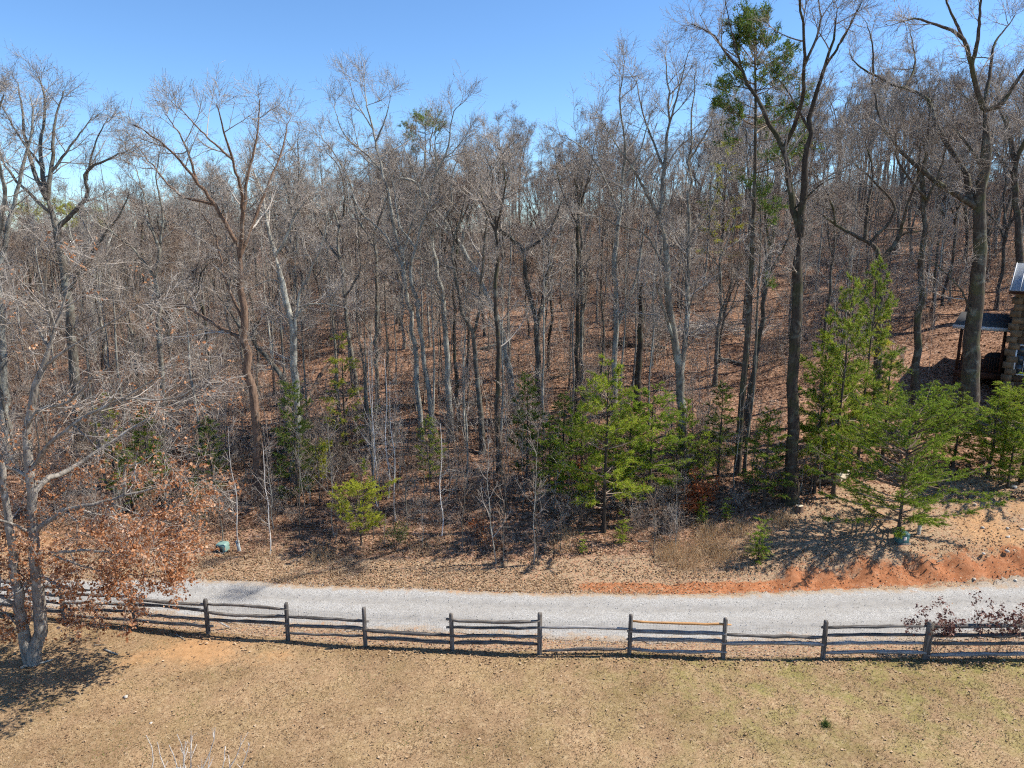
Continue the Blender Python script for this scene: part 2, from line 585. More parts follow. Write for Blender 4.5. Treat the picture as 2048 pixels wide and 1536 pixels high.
def gravel_mat():
    q = NT('gravel')
    p = q.pos()
    cell = q.sep(q.voro(p, 55.0))
    d = q.voro(p, 55.0, 'Distance')
    c = q.ramp(cell, [(0, (.155, .149, .139)), (.45, (.33, .319, .301)), (.8, (.405, .392, .37)), (1, (.55, .535, .51))])
    n = q.noise(q.scaled(p, (.25, 1, 1)), 1.3, 5, .6)
    c = q.mix(q.math('MULTIPLY', q.step(n, .46, .64), .45), c, (.275, .255, .23))
    tr = q.attr('track')
    c = q.mix(q.math('MULTIPLY', tr, .95), c, q.ramp(q.noise(q.scaled(p, (.4, 1, 1)), 5, 5, .65), [(.3, (.215, .203, .186)), (.7, (.325, .31, .29))]))
    dn = q.noise(q.scaled(p, (.5, 1, 1)), 2.2, 6, .7)
    c = q.mix(q.math('MULTIPLY', q.step(q.math('ADD', q.math('MULTIPLY', q.attr('edge'), .45), dn), .62, .95), .75), c, (.34, .25, .165))
    lf = q.sep(q.voro(p, 7.0))
    c = q.mix(q.math('MULTIPLY', q.step(lf, .93, .96), q.attr('edge')), c, (.36, .22, .13))
    return q.finish(c, .95, q.bump(q.math('SUBTRACT', 1.0, d), .5, .015), spec=.1)


M_GRAVEL = gravel_mat()
_q = NT('loose_stone')
M_STONE = _q.finish(_q.ramp(_q.island(), [(0, (.24, .235, .225)), (.6, (.40, .395, .38)), (1, (.58, .57, .55))]), .9, spec=.1)
_q = NT('bank_stone')
M_ROCK = _q.finish(_q.ramp(_q.noise(_q.coord(), 6, 5), [(.3, (.34, .29, .23)), (.7, (.62, .58, .52))]), .9, spec=.1)


def wood_mat(name, a, b, c, along):
    q = NT(name)
    co = q.coord()
    s = [14, 14, 14]
    s[along] = 1.1
    g = q.noise(q.scaled(co, s), 1.5, 5, .65)
    k = q.ramp(g, [(.3, a), (.5, b), (.75, c)])
    r = q.ramp(q.objrand(), [(0, (.7, .7, .72)), (1, (1.25, 1.2, 1.15))])
    return q.finish(q.mix(1.0, k, r, 'MULTIPLY'), .85, q.bump(g, .6, .012), spec=.2)


M_RAIL = wood_mat('weathered_rail', (.034, .03, .027), (.125, .113, .10), (.32, .30, .275), 0)
M_RAIL_PALE = wood_mat('bleached_rail', (.09, .085, .08), (.26, .25, .24), (.50, .49, .47), 0)
M_POST = wood_mat('weathered_post', (.034, .03, .027), (.12, .108, .096), (.28, .26, .235), 2)
M_NEWRAIL = wood_mat('fresh_rail', (.36, .17, .06), (.56, .30, .12), (.68, .42, .2), 0)


def flat_mat(name, col, rough=.6, metal=0.0, spec=.4, var=.12, sc=8.0):
    q = NT(name)
    n = q.noise(q.coord(), sc, 4, .6)
    lo = tuple(v * (1 - var) for v in col)
    hi = tuple(min(1, v * (1 + var)) for v in col)
    return q.finish(q.ramp(n, [(.3, lo), (.7, hi)]), rough, metal=metal, spec=spec)


M_WIRE = flat_mat('galvanised_wire', (.42, .43, .44), .5, .6)
M_BOX_TEAL = flat_mat('box_teal', (.04, .115, .11), .6, var=.25)
M_BOX_PALE = flat_mat('box_pale_green', (.17, .27, .235), .5, var=.2)
M_BLACK = flat_mat('dark_inside', (.02, .022, .022), .8)
M_STICKER = flat_mat('sticker_white', (.75, .75, .75), .5)
M_STICKER_RED = flat_mat('sticker_red', (.5, .06, .05), .5)
M_BEIGE = flat_mat('beige_plastic', (.44, .40, .32), .6)
M_GREYPLASTIC = flat_mat('pale_grey_plastic', (.34, .37, .36), .6)
M_CUT = flat_mat('cut_wood', (.60, .50, .37), .85, spec=.1, var=.3)
M_ROOF = flat_mat('metal_roof', (.34, .37, .40), .45, .35)
M_PORCHROOF = flat_mat('porch_roof_metal', (.10, .098, .094), .9, 0.0, .1)
M_LOG = wood_mat('log_wall', (.09, .06, .038), (.17, .115, .07), (.25, .175, .11), 0)
M_QUOIN = flat_mat('corner_stone', (.17, .12, .075), .9, var=.45, sc=3.0, spec=.1)
M_STAIN = wood_mat('stained_timber', (.035, .016, .010), (.075, .034, .022), (.12, .06, .04), 0)
M_TRIM = flat_mat('pale_trim', (.55, .56, .56), .5)
M_WINFRAME = flat_mat('white_frame', (.72, .74, .76), .5)
_q = NT('window_glass')
M_GLASS = _q.finish((.035, .045, .055), .08, spec=.6)
M_BLUE = flat_mat('dark_blue', (.012, .018, .05), .4)

# ------------------------------------------------------------------ ground
def px_curve(pts):
    """Ground points (z = 0) under picture points, as a curve y(x)."""
    q = []
    for u, v in pts:
        d = ray(u, v)
        s = CH / -d[2]
        q.append((d[0] * s, d[1] * s))
    q = np.array(sorted(q))
    return q[:, 0], q[:, 1]


FARX, FARY = px_curve([(60, 1163), (200, 1160), (350, 1158), (500, 1165), (640, 1172), (850, 1179), (1010, 1185), (1160, 1188), (1350, 1190), (1500, 1187), (1640, 1181), (1850, 1174), (2048, 1166)])
NEARX, NEARY = px_curve([(40, 1212), (200, 1216), (420, 1240), (560, 1252), (700, 1260), (900, 1264), (1100, 1278), (1260, 1283), (1450, 1285), (1650, 1283), (1850, 1280), (2048, 1275)])


def wob(x, a, f, s):
    return a * (np.sin(x * f + s) + .6 * np.sin(x * f * 2.3 + s * 2) + .4 * np.sin(x * f * 5.1 + s * 3)) / 2


def road_far(x):
    return np.interp(x, FARX, FARY)


def road_near(x):
    return np.interp(x, NEARX, NEARY)


FENCE_PX = [(-150, 1205), (-20, 1220), (128, 1238), (272, 1252), (417, 1268), (576, 1281), (731, 1292), (905, 1301), (1079, 1308), (1258, 1309), (1446, 1316), (1645, 1317), (1850, 1318), (2060, 1318), (2280, 1318)]
FX, FY = px_curve(FENCE_PX)

xs = np.unique(np.concatenate([np.linspace(-900, -150, 16), np.linspace(-150, -60, 40), np.linspace(-60, -26, 60), np.arange(-26, 26.01, .32), np.linspace(26, 60, 60), np.linspace(60, 150, 40), np.linspace(150, 900, 16)]))
ys = np.unique(np.concatenate([np.linspace(-60, 12, 20), np.concatenate([np.arange(12, 22, .5), np.arange(22, 34, .22)]), np.arange(34, 60, .5), np.arange(60, 130, 1.4), np.linspace(130, 260, 40), np.linspace(260, 1600, 40)]))
XX, YY = np.meshgrid(xs, ys, indexing='ij')
ZZ = hgt(XX, YY)
near_f = (np.abs(XX) < 30) & (YY < 60)
ZZ = ZZ + np.where(near_f & (YY > 26.8), .025, .008) * RNG.normal(size=ZZ.shape) * near_f
# bed of the road lies a little lower than its gravel sheet
rn, rf = road_near(XX), road_far(XX)
inroad = (YY > rn - .25) & (YY < rf + .25)
ZZ = np.where(inroad, ZZ - .03, ZZ)
# gullies in the clay cut beside the road
cut = np.clip(1 - np.abs(YY - rf - .75) / .8, 0, 1) * np.clip((XX - 3) / 8, 0, 1)
ZZ = ZZ - cut * (.22 * np.abs(np.sin(XX * 1.3 + .8 * np.sin(XX * .7))) + .10 * np.sin(XX * 4.3 + 1.5 * np.sin(YY * 3)) + .05 * np.sin(XX * 9.1))


def sm(a, lo, hi):
    t = np.clip((a - lo) / (hi - lo), 0, 1)
    return t * t * (3 - 2 * t)


fy = np.interp(XX, FX, FY)
lawn = 1 - sm(YY, fy - .1, fy + .35)
edge_y = np.interp(XX, [-60, -20, -12, 0, 6, 10, 16, 24, 60], [30, 29.6, 28.8, 28.2, 28.5, 29.5, 32.5, 33.5, 34])
verge = 1 - sm(YY, edge_y - .9, edge_y + .6)
bank = np.clip(1 - np.abs(YY - (rf + .55)) / .62, 0, 1)
clay = bank * sm(XX, 1.5, 4.0) * 1.3
clay = np.maximum(clay, .62 * sm(XX, 8, 12) * np.clip(1 - np.abs(YY - (rf + 1.0)) / 1.3, 0, 1))


def blob(cx, cy, rx, ry):
    return np.exp(-(((XX - cx) / rx) ** 2 + ((YY - cy) / ry) ** 2))


sandy = np.zeros_like(XX)
for (u, v, ru, rv, a) in [(400, 1300, 110, 30, 1.0), (270, 1318, 60, 14, .8), (545, 1315, 70, 18, .7), (650, 1310, 60, 20, .5), (330, 1340, 120, 16, .4), (800, 1345, 60, 12, .35), (60, 1085, 120, 60, .7), (260, 1150, 90, 14, .5), (420, 1145, 60, 8, .4)]:
    g = on_ground(u, v)
    k = abs(ray(u, v)[1])
    w = np.linalg.norm(g - np.array([0, 0, CH])) / FPX
    sandy = np.maximum(sandy, a * blob(g[0], g[1], ru * w, rv * w * 1.9))
for (u, v, ru, rv, a) in [(1980, 1060, 90, 40, .9), (2040, 1010, 60, 25, .8), (1740, 1040, 40, 14, .8), (1680, 1010, 40, 10, .5), (1900, 1110, 120, 20, .6), (2010, 1120, 90, 25, .8)]:
    g = on_ground(u, v)
    w = np.linalg.norm(g - np.array([0, 0, CH])) / FPX
    sandy = np.maximum(sandy, a * blob(g[0], g[1], ru * w, rv * w * 2.2))
green = .15 + .85 * sm(XX, -2, 10) * (1 - sm(fy - YY, 1.5, 5.5) * .55)
green = np.maximum(green, .9 * np.clip(1 - np.abs(YY - fy) / .8, 0, 1) * sm(XX, 2, 7))
nx, ny = XX.shape
V = np.stack([XX, YY, ZZ], -1).reshape(-1, 3)
ii = np.arange(nx * ny).reshape(nx, ny)
Q = np.stack([ii[:-1, :-1], ii[1:, :-1], ii[1:, 1:], ii[:-1, 1:]], -1).reshape(-1, 4)
gme = make_mesh('ground', V, [Q], M_GROUND, True, attrs={'lawn': lawn.ravel(), 'verge': verge.ravel(), 'clay': clay.ravel(), 'sandy': sandy.ravel(), 'green': green.ravel()})
tag(link('ground', gme), kind='structure')

# gravel road: its own sheet, ragged along both sides
rx = np.concatenate([np.arange(-70, -24, .6), np.arange(-24, 24, .13), np.arange(24, 70.01, .6)])
tt = np.concatenate([[0, .012, .03], np.linspace(.06, .94, 20), [.97, .988, 1]])
rag = lambda x, s: wob(x, .12, .8, s) + .05 * np.interp(x, rx, RNG.normal(size=len(rx)))
y0 = road_near(rx) + rag(rx, 1.0)
y1 = road_far(rx) + rag(rx, 4.0)
RY = y0[:, None] + (y1 - y0)[:, None] * tt[None]
RX = np.broadcast_to(rx[:, None], RY.shape)
prof = .045 * np.minimum(1, np.minimum(tt, 1 - tt) / .05)
ruts = -.045 * (np.exp(-((tt - .27) / .08) ** 2) + np.exp(-((tt - .68) / .08) ** 2))
RZ = hgt(RX, RY) + (prof + ruts)[None] - .012 + .006 * RNG.normal(size=RX.shape)
track = np.broadcast_to((np.exp(-((tt - .27) / .1) ** 2) + .8 * np.exp(-((tt - .68) / .1) ** 2))[None], RX.shape)
edge = np.broadcast_to(sm(np.abs(tt - .5), .3, .5)[None], RX.shape)
n1, n2 = RX.shape
ii = np.arange(n1 * n2).reshape(n1, n2)
Q = np.stack([ii[:-1, :-1], ii[1:, :-1], ii[1:, 1:], ii[:-1, 1:]], -1).reshape(-1, 4)
rme = make_mesh('gravel_road', np.stack([RX, RY, RZ], -1).reshape(-1, 3), [Q], M_GRAVEL, True, attrs={'track': track.ravel(), 'edge': edge.ravel()})
tag(link('gravel_road', rme), kind='structure')

# ------------------------------------------------------------------ split rail fence
def rough_bar(a, b, w, h, seed, S=9):
    """A hand-split rail from a to b: uneven section, tapered ends."""
    g = np.random.default_rng(seed)
    a, b = np.asarray(a, float), np.asarray(b, float)
    t = np.linspace(0, 1, S)
    P = a + (b - a) * t[:, None]
    P[:, 2] += .035 * g.normal() * np.sin(np.pi * t) + .01 * g.normal(size=S)
    d = nrm((b - a)[None])[0]
    side = nrm(np.cross(d, [0, 0, 1.0])[None])[0]
    up = np.cross(side, d)
    prof = np.array([(-.5, -.45), (.05, -.55), (.5, -.3), (.48, .25), (0, .55), (-.45, .4)]) + .06 * g.normal(size=(6, 2))
    V = []
    for k in range(S):
        s = (.62 if k in (0, S - 1) else 1.0) * (1 + .09 * g.normal())
        V.append(P[k] + s * (prof[:, :1] * w * side + prof[:, 1:] * h * up))
    V = np.concatenate(V)
    i = np.arange(6)
    Q = np.concatenate([np.stack([k * 6 + i, k * 6 + (i + 1) % 6, (k + 1) * 6 + (i + 1) % 6, (k + 1) * 6 + i], -1) for k in range(S - 1)])
    caps = np.array([[5, 4, 3, 2, 1, 0], (S - 1) * 6 + i])
    return V, [Q, caps]


posts = []
tops = {272: 1184, 417: 1197, 576: 1206, 731: 1214, 905: 1226, 1079: 1226, 1258: 1228, 1446: 1236, 1645: 1240, 1850: 1243}
for (u, v), x, y in zip(FENCE_PX, FX, FY):
    z = float(hgt(x, y))
    top = at(u, tops[u], y)[2] if u in tops else 1.5
    posts.append((u, x, y, z, top))
fence = thing('split_rail_fence', 'weathered grey split-rail fence with wire mesh along the near side of the gravel road', 'fence', (posts[7][1], posts[7][2], 0))
F0 = np.array([posts[7][1], posts[7][2], 0.0])
for k, (u, x, y, z, top) in enumerate(posts):
    g = np.random.default_rng(100 + k)
    hw, hd = .060 * (1 + .15 * g.normal() * .4), .05
    if u == 1850:
        hw = .10
    P = np.array([[x, y, z - .3], [x, y, z + .1], [x, y, (z + top) / 2], [x, y, top - .07], [x, y, top - .01], [x, y, top]])
    P[:, :2] += np.linspace(0, 1, 6)[:, None] * g.normal(size=2)[None] * .02
    prof = np.array([(-1, -1), (1, -1), (1.05, 0), (1, 1), (-1, 1), (-1.05, 0)]) * np.array([hw, hd]) * (1 + .08 * g.normal(size=(6, 2)))
    sc = [1.05, 1.05, 1, .98, .75, .35]
    V = np.concatenate([P[j] + np.column_stack([prof * sc[j], np.zeros(6)]) for j in range(6)]) - F0
    i = np.arange(6)
    Q = np.concatenate([np.stack([j * 6 + i, j * 6 + (i + 1) % 6, (j + 1) * 6 + (i + 1) % 6, (j + 1) * 6 + i], -1) for j in range(5)])
    link('post', make_mesh('post', V, [Q, np.array([30 + i])], M_POST), fence)

# rails: (panel start post, v at its left end, v at its right end, thickness in m, material, overhang left, overhang right)
RAILS = [
    (128, 1186, 1193, .10, 0, .1, .1), (128, 1205, 1210, .11, 0, .1, .1), (128, 1217, 1224, .11, 0, .1, .1), (128, 1230, 1239, .10, 0, .1, .1),
    (272, 1197, 1209, .13, 0, .08, .08), (272, 1210, 1223, .13, 0, .08, .08), (272, 1226, 1238, .12, 0, .08, .08), (272, 1241, 1252, .12, 0, .08, .22),
    (417, 1208, 1219, .11, 0, .08, .08), (417, 1225, 1233, .12, 0, .08, .08), (417, 1239, 1247, .12, 0, .08, .08),
    (576, 1234, 1243, .11, 0, .08, .15), (576, 1251, 1257, .13, 0, .08, .1), (576, 1266, 1272, .10, 0, .15, .08),
    (731, 1260, 1270, .13, 0, .08, .1), (731, 1276, 1285, .13, 0, .08, .1),
    (905, 1238, 1241, .11, 0, .2, .02), (905, 1255, 1256, .12, 0, .2, .08), (905, 1272, 1273, .13, 0, .05, .1), (905, 1286, 1289, .13, 0, .05, .1),
    (1079, 1255, 1258, .11, 1, .06, .2), 
    (1258, 1242, 1249, .105, 2, .02, .2), (1258, 1262, 1267, .14, 1, .1, .06), (1258, 1280, 1283, .14, 1, .1, .1), (1258, 1297, 1303, .13, 1, .12, .1),
    (1446, 1269, 1274, .12, 0, .08, .08), (1446, 1286, 1289, .13, 1, .08, .08),
    (1645, 1255, 1253, .11, 0, .14, .06), (1645, 1270, 1270, .13, 0, .08, .06), (1645, 1288, 1287, .13, 1, .08, .06), (1645, 1306, 1305, .14, 1, .08, .06),
    (1850, 1254, 1252, .14, 0, .06, .1), (1850, 1270, 1269, .13, 0, .06, .1), (1850, 1287, 1286, .13, 0, .06, .1), (1850, 1309, 1307, .14, 1, .06, .1),
]
pidx = {p[0]: i for i, p in enumerate(posts)}
for k, (pu, va, vb, th, mk, oa, ob) in enumerate(RAILS):
    A, B = posts[pidx[pu]], posts[pidx[pu] + 1]
    side = .01 if k % 2 else -.015
    a = np.array([A[1], A[2], at(A[0], va, A[2])[2]])
    b = np.array([B[1], B[2], at(B[0], vb, B[2])[2]])
    d = nrm((b - a)[None])[0]
    a, b = a - d * oa, b + d * ob
    a[1] += side
    b[1] += side
    V, F = rough_bar(a - F0, b - F0, th * .75, th * .88, 300 + k)
    r = link('rail', make_mesh('rail', V, F, (M_RAIL, M_RAIL_PALE, M_NEWRAIL)[mk]), fence)
    if mk == 2:
        r['label'] = 'fresh unweathered orange-tan top rail'
for i in (0, 1, 13):
    A, B = posts[i], posts[i + 1]
    for q, z in enumerate((.3, .62, .94, 1.26)):
        V, F = rough_bar(np.array([A[1], A[2], z + A[3]]) - F0, np.array([B[1], B[2], z + B[3]]) - F0, .1, .12, 700 + 4 * i + q)
        link('rail', make_mesh('rail', V, F, M_RAIL), fence)
# one rail has dropped into the grass
A, B = posts[pidx[1079]], posts[pidx[1258]]
V, F = rough_bar(np.array([A[1] + .1, A[2] + .03, .1]) - F0, np.array([B[1] - .1, B[2] + .05, .16]) - F0, .09, .1, 911)
link('rail', make_mesh('rail', V, F, M_RAIL), fence)['label'] = 'rail dropped from its slot, lying low in the grass'
A = posts[pidx[417]]
V, F = rough_bar(np.array([A[1] + .05, A[2] + .12, .52]) - F0, np.array([A[1] + .62, A[2] + .35, .03]) - F0, .06, .05, 912)
link('brace', make_mesh('brace', V, F, M_RAIL_PALE), fence)
# welded wire on the back of the rails
PP, RR, hs = [], [], np.arange(.06, 1.2, .10)
for i in range(1, len(posts) - 1):
    A, B = posts[i], posts[i + 1]
    for h in hs:
        PP.append([[A[1], A[2] + .075, A[3] + h], [B[1], B[2] + .075, B[3] + h]])
    for s in np.arange(.02, 1, .0333):
        x, y, z = A[1] + (B[1] - A[1]) * s, A[2] + (B[2] - A[2]) * s + .078, A[3] + (B[3] - A[3]) * s
        PP.append([[x, y, z + .02], [x, y, z + 1.19]])
P = np.array(PP) - F0
V, Q = tubes(P, np.full(P.shape[:2], .0022), 3)
tag(link('wire_mesh', make_mesh('wire_mesh', V, [Q], M_WIRE), fence), kind='stuff')

# ------------------------------------------------------------------ trees
def twig_layers(P, R, rng, dens=1.15, l1=(1.3, 3.6), scale=1.0, l2n=7, l3n=7, lift=.05, starts=None, twr=1.0):
    """Branches, branchlets and twigs over a skeleton of limbs -> list of (P, R, sides)."""
    L0 = np.linalg.norm(np.diff(P, axis=1), axis=2).sum(1)
    t0 = np.full(len(P), .15) if starts is None else np.asarray(starts, float)
    cnt = np.maximum(2, (L0 * (1 - t0) * dens).astype(int))
    rows = []
    for lo in np.unique(t0):
        s = t0 == lo
        rows.append(grow(P[s], R[s], cnt[s], lo, 1.0, rad(30), rad(72), l1[0] * scale, l1[1] * scale, 6, .13, lift, .65, .09, .3, rng, .5))
    rows.append(grow(P, R, np.full(len(P), 2), .90, 1.0, rad(4), rad(42), l1[0] * scale * .4, l1[1] * scale * .38, 6, .11, lift, .95, .05, .3, rng, .1))
    P1 = np.concatenate([r[0] for r in rows])
    R1 = np.concatenate([r[1] for r in rows])
    P2, R2, _ = grow(P1, R1, np.full(len(P1), l2n), .15, 1.0, rad(25), rad(65), .5 * scale, 1.5 * scale, 4, .14, lift, .7, .03, .4, rng, .3)
    P3, R3, _ = grow(P2, R2, np.full(len(P2), l3n), .1, 1.0, rad(22), rad(60), .22 * scale, .75 * scale, 2, .15, lift * .6, .8, .011, .6, rng, .2)
    R3 = np.maximum(R3, .0042 * twr)
    R2 = np.maximum(R2, .0058 * twr)
    return [(P1, R1, 5), (P2, R2, 3), (P3, R3, 3)]


def build_crown(name, layers, mat):
    g = Geo()
    for P, R, k in layers:
        V, Q = tubes(P, R, k)
        g.add(V, Q)
    return g.mesh(name, mat, True)


def build_trunk(name, P, R, mat, flare=.5, z0=0.0, sides=9):
    R = R * (1 + flare * np.exp(-np.maximum(P[:, :, 2] - z0, 0) / (R[:, :1] * 2.2 + .05)))
    V, Q = tubes(P, R, sides)
    return make_mesh(name, V, [Q], mat, True)


def leaves_geo(C, size, rng, flat=0.0, droop=0.0):
    """Folded kite-shaped leaves centred on C (N,3)."""
    n = len(C)
    d = rng.normal(size=(n, 3))
    d[:, 2] = d[:, 2] * (1 - flat) - droop
    d = nrm(d)
    s = nrm(np.cross(d, nrm(rng.normal(size=(n, 3)) * np.array([1 - flat, 1 - flat, 1]) + np.array([0, 0, flat * 3]))))
    up = np.cross(s, d)
    L = size * (.6 + .8 * rng.random(n))[:, None]
    w = L * (.28 + .12 * rng.random(n))[:, None]
    b = C - d * L * .5
    tip = C + d * L * .5 - up * L * .12
    l = C + s * w + up * w * .45
    r = C - s * w + up * w * .45
    V = np.stack([b, l, tip, r], 1).reshape(-1, 3)
    i = (np.arange(n) * 4)[:, None]
    return V, np.concatenate([i + np.array([[0, 2, 1]]), i + np.array([[0, 3, 2]])])


def limb3d(pts, y0, dy, base_s=0.0):
    """Picture points along a limb -> points of the place, the limb drifting dy metres nearer or farther."""
    n = len(pts)
    return np.array([at(u, v, y0 + dy * (base_s + (1 - base_s) * k / max(1, n - 1)) ** 1.2) for k, (u, v) in enumerate(pts)])


def hero(name, label, cat, base, limbs, bark, twig, seed, dens=1.25, flare=.45, l1=(1.3, 3.6), scale=1.0, lean_dy=0.0, group=None, l2n=8, l3n=8, tstart=.45, leaf=None, lift=.05):
    """base: picture point of the foot; limbs: [(points, width px at start, width px at end)], the first is the trunk and starts at the foot."""
    rng = np.random.default_rng(seed)
    b = on_ground(*base)
    y0 = b[1]
    dist = np.linalg.norm(b - np.array([0, 0, CH]))
    ppm = dist / FPX * .97
    Ps, Rs, st = [], [], []
    for k, (pts, w0, w1) in enumerate(limbs):
        if k == 0:
            p = limb3d([base] + list(pts), y0, lean_dy)
            p[0] = b - np.array([0, 0, .25])
            st.append(tstart)
        else:
            near = np.vstack([q for q in Ps])
            p0 = at(pts[0][0], pts[0][1], y0)
            j = np.argmin(((near[:, [0, 2]] - p0[[0, 2]]) ** 2).sum(1))
            yj = near[j, 1]
            span = np.hypot(pts[-1][0] - pts[0][0], pts[-1][1] - pts[0][1]) * ppm
            dy = rng.uniform(-.45, .45) * span
            p = limb3d(pts, yj, dy)
            p[0] = near[j]
            st.append(.12)
        q = resample(p, 18)
        seg = np.linalg.norm(q[-1] - q[0]) / 18
        wobv = rng.normal(size=(18, 3)) * seg * .07
        wobv[0] = 0
        q = q + wobv
        Ps.append(q)
        Rs.append(np.interp(np.linspace(0, 1, 18), [0, .9, 1], [w0 * ppm / 2, (w1 * .8 + .1 * w0) * ppm / 2, min(w1 * .7, 3 if k == 0 else 1.2) * ppm / 2]))
    P, R = np.array(Ps) - b, np.array(Rs)
    root = thing(name, label, cat, tuple(b), 0, group)
    link('trunk', build_trunk('trunk', P, R, bark, flare), root)
    lay = twig_layers(P, R, rng, dens, l1, scale, l2n, l3n, lift, st)
    crown = link('crown', build_crown('crown', lay, twig), root)
    return root, P, R, lay, b

# ------------------------------------------------------------------ the trees one can pick out along the edge of the wood
HERO_XY = []
TREES_EDGE = 'tall bare trees along the edge of the wood'


def edge_tree(label, base, limbs, bark=None, twig=None, seed=0, name='bare_tree', **kw):
    root, P, R, lay, b = hero(name, label, 'tree', base, limbs, bark or M_BARK, twig or M_TWIG, seed, group=TREES_EDGE, **kw)
    HERO_XY.append((b[0], b[1]))
    return root, P, R, lay, b


edge_tree('grey trunk rising at the very left border of the picture, behind the brown-leaved oak', (18, 925),
          [([(8, 800), (2, 680), (-6, 560), (-10, 470)], 17, 11), ([(-6, 560), (20, 440), (50, 310), (68, 240), (60, 190)], 9, 2.5), ([(0, 610), (-60, 480), (-90, 330), (-70, 230)], 9, 3), ([(-8, 500), (10, 390), (-10, 280), (10, 190)], 8, 2)],
          M_BARK_PALE, M_TWIG_GREY, 21)
edge_tree('broad-crowned bare tree behind the brown-leaved oak, its fan of limbs the tallest on the left', (158, 900),
          [([(150, 732), (138, 620), (128, 540), (100, 430), (92, 400)], 19, 11), ([(92, 410), (60, 320), (45, 230), (35, 165)], 8, 2), ([(92, 405), (82, 300), (90, 200), (75, 145)], 8, 2), ([(94, 405), (105, 320), (110, 240), (130, 180)], 8, 2),
           ([(130, 445), (172, 395), (172, 345), (228, 312), (260, 300)], 8, 2), ([(110, 350), (150, 280), (185, 235)], 5, 1.5), ([(100, 430), (50, 380), (10, 330), (-20, 240)], 6, 2), ([(172, 360), (190, 290), (215, 235)], 4, 1.5), ([(135, 590), (200, 480), (240, 430), (258, 390)], 7, 2), ([(85, 330), (30, 260), (-5, 190)], 4, 1.5)],
          M_BARK, M_TWIG_GREY, 22, dens=1.3)
edge_tree('slim bare tree with a crooked fork between the oak and the reddish-barked tree', (340, 905),
          [([(328, 800), (318, 640), (312, 560), (318, 500), (295, 440)], 11, 6), ([(316, 560), (270, 500), (225, 465), (200, 420)], 5, 1.5), ([(318, 520), (325, 430), (312, 360), (320, 300)], 5, 1.5), ([(305, 460), (285, 380), (270, 330)], 4, 1.5)],
          M_BARK, M_TWIG_GREY, 23)
edge_tree('reddish-brown barked tree with a fan of limbs and one long dead limb reaching left', (520, 1006),
          [([(513, 842), (497, 739), (489, 681), (485, 603), (478, 527), (472, 480)], 19, 12), ([(474, 500), (430, 410), (380, 345), (330, 290), (268, 250)], 8, 2), ([(476, 510), (485, 400), (462, 310), (432, 205)], 8, 2), ([(480, 440), (498, 340), (515, 270), (520, 200)], 7, 2),
           ([(480, 525), (525, 400), (560, 310), (580, 235)], 7, 2), ([(400, 370), (370, 290), (330, 225)], 5, 1.5), ([(488, 676), (427, 647), (372, 612), (342, 597), (320, 599)], 8, 3), ([(430, 410), (360, 390), (305, 330), (270, 290)], 5, 1.5), ([(470, 330), (400, 260), (360, 215)], 4, 1.5), ([(487, 640), (450, 560), (430, 470), (400, 420)], 6, 2)],
          M_BARK_BROWN, M_TWIG_PALE, 24, dens=1.2)
edge_tree('pale lichen-grey barked tree with a pinkish forked top beside the dark green pine', (592, 960),
          [([(592, 808), (588, 705), (581, 637), (564, 575), (548, 512)], 19, 11), ([(549, 515), (533, 440), (522, 380), (500, 330)], 8, 2.5), ([(550, 515), (568, 487), (588, 437), (612, 400)], 7, 2.5), ([(581, 637), (610, 612), (650, 608), (692, 616)], 5, 1.5), ([(588, 705), (598, 600), (640, 500), (660, 420)], 6, 2), ([(568, 560), (540, 560), (505, 575)], 3, 1)],
          M_BARK_PALE, M_TWIG_PALE, 25)
edge_tree('bare trunk leaning hard to the left, its foot against the pale grey tree', (592, 850),
          [([(583, 790), (545, 728), (512, 692), (486, 660), (450, 610)], 13, 5), ([(512, 692), (500, 640), (470, 590)], 4, 1.5)], M_BARK, M_TWIG_GREY, 26, dens=.8)
edge_tree('slender leaning tree left of the thin twin trunks, crooked fork at its top', (714, 790),
          [([(705, 700), (694, 651), (684, 545), (674, 493), (677, 455), (660, 408)], 10, 5), ([(677, 460), (690, 400), (680, 340), (650, 300)], 5, 1.5), ([(680, 520), (640, 460), (620, 400), (600, 340)], 5, 1.5), ([(690, 600), (720, 540), (718, 449), (735, 400)], 5, 1.5)], M_BARK, M_TWIG, 27)
edge_tree('straight slim bare tree with a split crown just left of the thin twin trunks', (756, 820),
          [([(752, 700), (754, 600), (752, 510), (748, 470)], 9, 6), ([(750, 490), (718, 440), (700, 370), (670, 310), (640, 270)], 5, 1.5), ([(750, 480), (765, 420), (790, 350)], 5, 1.5)], M_BARK, M_TWIG, 28)
edge_tree('tall thin trunk curving left to the highest feathery crown left of centre', (843, 880),
          [([(836, 754), (824, 668), (816, 610), (804, 510), (787, 442), (777, 384)], 11, 7), ([(777, 390), (763, 339), (749, 271), (732, 200), (728, 150)], 6, 1.5), ([(765, 345), (735, 310), (690, 270), (668, 215)], 4, 1.5), ([(752, 285), (770, 240), (782, 190)], 4, 1), ([(800, 500), (830, 420), (830, 350), (800, 280)], 5, 1.5), ([(806, 530), (770, 470), (720, 420), (690, 350)], 5, 1.5), ([(740, 250), (710, 200), (700, 165)], 3, 1)], M_BARK_PALE, M_TWIG_GREY, 29, dens=1.2)
edge_tree('second of the thin twin trunks, leaning alongside its neighbour below the pine on the skyline', (866, 905),
          [([(856, 771), (842, 668), (832, 600), (820, 540), (838, 470)], 11, 7), ([(836, 478), (860, 400), (872, 330), (868, 262)], 5, 1.5), ([(832, 500), (800, 450), (790, 390), (775, 330)], 4, 1.5), ([(866, 350), (895, 300), (905, 230), (925, 205)], 4, 1.2)], M_BARK_PALE, M_TWIG_GREY, 30)
